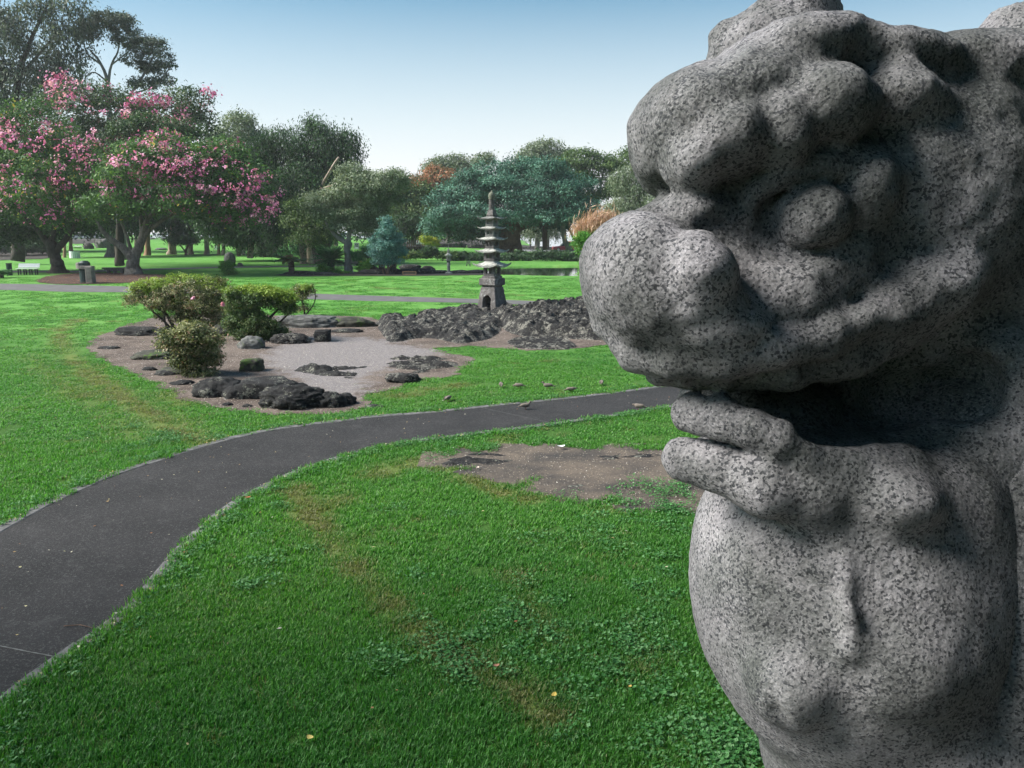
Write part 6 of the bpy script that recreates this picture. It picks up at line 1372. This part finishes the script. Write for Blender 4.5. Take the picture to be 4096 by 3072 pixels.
carat(55, 197, 'dark car with bright reflections at the far left, in deep shade', (.1, .1, .11), R(0))
carat(325, 196, 'silver car parked on the street seen left of the forked tree', (.35, .36, .38), R(12))
carat(375, 197, 'grey car partly hidden behind the silver one', (.2, .2, .22), R(0))
carat(632, 196, 'white car on the street left of the round dark shrub', (.8, .8, .8), R(180))
carat(676, 198, 'white van-like car just behind the double paperbark trunk', (.75, .77, .8), R(180), True)
carat(808, 197, 'white car right of the round dark shrub, beside a paperbark trunk', (.8, .8, .8), R(90), True)
carat(850, 197, 'pale car glimpsed behind the straight paperbark trunk', (.6, .62, .65), R(0))
carat(1150, 197, 'grey car in the shade behind the weeping tree', (.25, .26, .28), R(0))
carat(1330, 196, 'dark grey car left of the grey-trunked tree', (.13, .13, .14), R(180))
carat(1382, 196, 'light blue-white car behind the grey-trunked tree', (.65, .72, .78), R(90), True)
carat(1465, 197, 'white car behind the blue cypress, mostly hidden', (.75, .75, .75), R(0))
carat(1690, 140, 'white car left of the yellow-green bush', (.8, .8, .8), R(90), True)
# shore kerb rail
mb = MB()
for z in (.35, .7): mb.box((27-10, 141, z-.1), (44, .12, .12))
for x in np.arange(-3, 39, 3.0): mb.box((x, 141.14, .25), (.16, .14, .9))
mb.add('shore_railing', m_slab, None, label='low grey railing along the bright shore behind the banyan', cat='railing')

# ------------------------------------------------------------------ birds
m_dove = plain('dove_feathers', (0.15, 0.125, 0.105), .8, var=.3, sc=60); m_doveh = plain('dove_head', (0.25, .24, .25), .8); m_leg = plain('dove_legs', (.2, .07, .06), .7)
def dove(label, px, py, yaw, peck=0.0, sc=1.0, z=0.0):
    p = flat(px, py, z); o = thing('dove', label, 'bird', p, 'doves feeding by the path'); ca, sa = math.cos(yaw), math.sin(yaw)
    S = Sdf((-.16, -.07, .0), (.16, .07, .2), .006); hz = .135*(1-peck)+.05*peck; hx = .085+.015*peck
    S.ell((0, 0, .075), (.068, .04, .037), .02); S.ell((.035, 0, .08), (.04, .035, .036), .02); S.cap((.055, 0, .09), (hx, 0, hz), .02, .014, .015); S.ell((hx+.004, 0, hz+.004), (.02, .016, .017), .008)
    S.cap((-.05, 0, .075), (-.145, 0, .055), .02, .008, .02); S.ell((-.03, .028, .08), (.065, .014, .028), .01); S.ell((-.03, -.028, .08), (.065, .014, .028), .01)
    V, Fq = S.surf()
    def T(V): return (np.asarray(V)*sc)@np.array([[ca, sa, 0], [-sa, ca, 0], [0, 0, 1]])+p
    add('body', T(V), Fq, m_dove, o, smooth=True)
    mb = MB().tube([(hx+.02, 0, hz+.003), (hx+.042, 0, hz-.006)], [.005, .001], 6); add('beak', T(np.concatenate(mb.V)), mb.F, m_blk, o)
    for sy in (-1, 1):
        mb = MB().tube([(.0, sy*.018, .05), (.006, sy*.018, .0)], [.004, .003], 5).tube([(-.01, sy*.018, .004), (.022, sy*.018, .004)], [.003, .003], 5); add('leg', T(np.concatenate(mb.V)), mb.F, m_leg, o)
    return o
dove('dove walking upright on the asphalt path by the pale joint', 2102, 1637, R(12), 0, 1.0, .01)
dove('dove in the turf at the left, nearest the gravel bed tip', 1792, 1606, R(60), .7)
dove('small dove facing away in the turf above the walking dove', 2004, 1551, R(95), .5)
dove('pecking dove facing left, left of the upright grass dove', 2074, 1554, R(175), .9)
dove('dove in profile facing left with head raised in the turf', 2190, 1556, R(178), .1, 1.1)
dove('dove near the path edge facing right with head down', 2284, 1570, R(5), .6)
dove('dove farthest right in the turf, nearest the statue lip', 2406, 1542, R(80), .6)
dove('grey dove resting on the near edge of the path by the statue mouth', 2555, 1640, R(170), .5, 1.05, .01)

# ------------------------------------------------------------------ fallen leaves and litter
m_fall = leafmat('fallen_leaf', [(0, (.25, .11, .05)), (.4, (.42, .28, .12)), (.7, (.5, .45, .22)), (1, (.62, .58, .5))], .15)
def scatter(name, P, size, m=m_fall, z=.016, kind='stuff', seed=1):
    g = np.random.default_rng(seed); n = len(P); a = g.random(n)*6.28; L = size*g.uniform(.5, 1.3, n); d = np.stack([np.cos(a), np.sin(a)], -1)*L[:, None]/2; q = np.stack([-d[:, 1], d[:, 0]], -1)*g.uniform(.35, .7, n)[:, None]
    zz = (z if np.ndim(z) else np.full(n, z)); tl = g.uniform(0, .012, (n, 4))
    V = np.stack([np.c_[P-d, zz+tl[:, 0]], np.c_[P+q, zz+tl[:, 1]], np.c_[P+d, zz+tl[:, 2]], np.c_[P-q, zz+tl[:, 3]]], 1).reshape(-1, 3); q_ = g.random(n)
    return add(name, V, np.arange(4*n).reshape(-1, 4), m, attrs={'tint': np.repeat(q_, 4)}, kind=kind)
g = np.random.default_rng(12)
Q = np.stack([g.uniform(-9, 6, 1500), g.uniform(3, 20, 1500)], -1); Q = Q[poly_sd(Q, PATHPOLY) < -.05]
scatter('path_litter', Q[:150], .03, seed=2)
e = resample(FE, 800); e2 = resample(NE, 800); ed = np.concatenate([e[g.integers(0, 800, 260)], e2[g.integers(0, 800, 200)]])+g.normal(0, .05, (460, 2)); scatter('edge_litter', ed, .035, z=.03, seed=3)
Q = np.stack([g.uniform(-9, 6, 1200), g.uniform(3, 16, 1200)], -1); Q = Q[(poly_sd(Q, PATHPOLY) > .1) & (poly_sd(Q, DIRT) > .1)]; scatter('turf_litter', Q[:170], .035, z=.055, seed=4)
def inpoly(poly, n, mrg=0.0):
    lo, hi = poly.min(0), poly.max(0); Q = lo+(hi-lo)*g.random((n*4, 2)); return Q[poly_sd(Q, poly) < -mrg][:n]
m_chip = leafmat('pale_chips', [(0, (.08, .06, .05)), (.5, (.20, .17, .14)), (1, (.48, .44, .39))], 0)
scatter('bed_chips', inpoly(BED, 9000), .045, m_chip, z=.04, seed=5); scatter('dirt_chips', inpoly(DIRT, 1500), .022, m_chip, z=.03, seed=6)
scatter('mulch_leaves', inpoly(MULCH, 900), .16, leafmat('orange_leaf_litter', [(0, (.10, .04, .025)), (.8, (.2, .09, .04)), (1, (.5, .22, .06))], .1), z=.07, seed=7)
P = inpoly(DIRT, 750); P = P[(fbm(np.c_[P*1.6, np.zeros(len(P))], 3, 55) > .22) & (P[:, 1] < flat(2000, 1920)[1])]
gn_scatter('weeds_on_dirt', np.c_[P, np.full(len(P), .02)], g.random(len(P))*6.28, np.repeat(g.uniform(.7, 1.3, len(P))[:, None], 3, 1), g.integers(0, 4, len(P)), {}, wcol)
for px, py, L, rz, lb, c_, z_ in [(990, 1990, .12, .3, 'brown curled leaf on the inner edge of the path', (.3, .09, .04), .04), (740, 2210, .10, 1.1, 'orange-brown leaf on the inner kerb of the path', (.42, .16, .05), .04), (1985, 2662, .075, .2, 'round brown leaf lying in the near turf', (.3, .15, .09), .06), (2216, 2780, .08, 1.2, 'yellow-ochre leaf in the near turf', (.5, .36, .08), .06), (2520, 2745, .045, .5, 'small ochre leaf in the turf near the statue chest', (.5, .34, .08), .06), (1240, 2950, .08, 2.6, 'pale leaf in the turf at the bottom edge', (.5, .4, .12), .06), (2245, 1786, .12, .2, 'white scrap at the upper edge of the bare dirt', (.7, .7, .72), .05), (1910, 1870, .06, .9, 'pale chip stone on the bare dirt', (.6, .5, .42), .04)]:
    p = flat(px, py, z_); n = 7; us = np.linspace(-1, 1, n); V = []
    for u in us:
        wv = (1-u*u)**.6*.3*L+.002; zc = .12*L*(u*u)
        for v in (-1, 0, 1): V.append((u*L/2, v*wv, zc+abs(v)*.07*L))
    V = np.array(V); ca, sa = math.cos(rz), math.sin(rz); V = V@np.array([[ca, sa, 0], [-sa, ca, 0], [0, 0, 1]])+p
    Fc = [(i*3+j, (i+1)*3+j, (i+1)*3+j+1, i*3+j+1) for i in range(n-1) for j in (0, 1)]
    V = p+(V-p)*(.68 if 'leaf' in lb else 1)
    V2 = np.concatenate([V, V-[0, 0, .0015]]); F2 = Fc+[tuple(x_+n*3 for x_ in f[::-1]) for f in Fc]
    add('fallen_leaf' if 'leaf' in lb else ('paper_scrap' if 'scrap' in lb else 'pebble'), V2, F2, plain('leaf_colour', c_, .7), None, label=lb, cat='leaf' if 'leaf' in lb else ('scrap' if 'scrap' in lb else 'stone'))
a = flat(255, 2504, .02); b_ = flat(372, 2512, .02)
MB().tube([a, (a+b_)/2+[0, .03, .004], b_], [.004, .004, .002], 6).add('twig', b_red, None, label='thin brown twig lying on the near path', cat='twig')
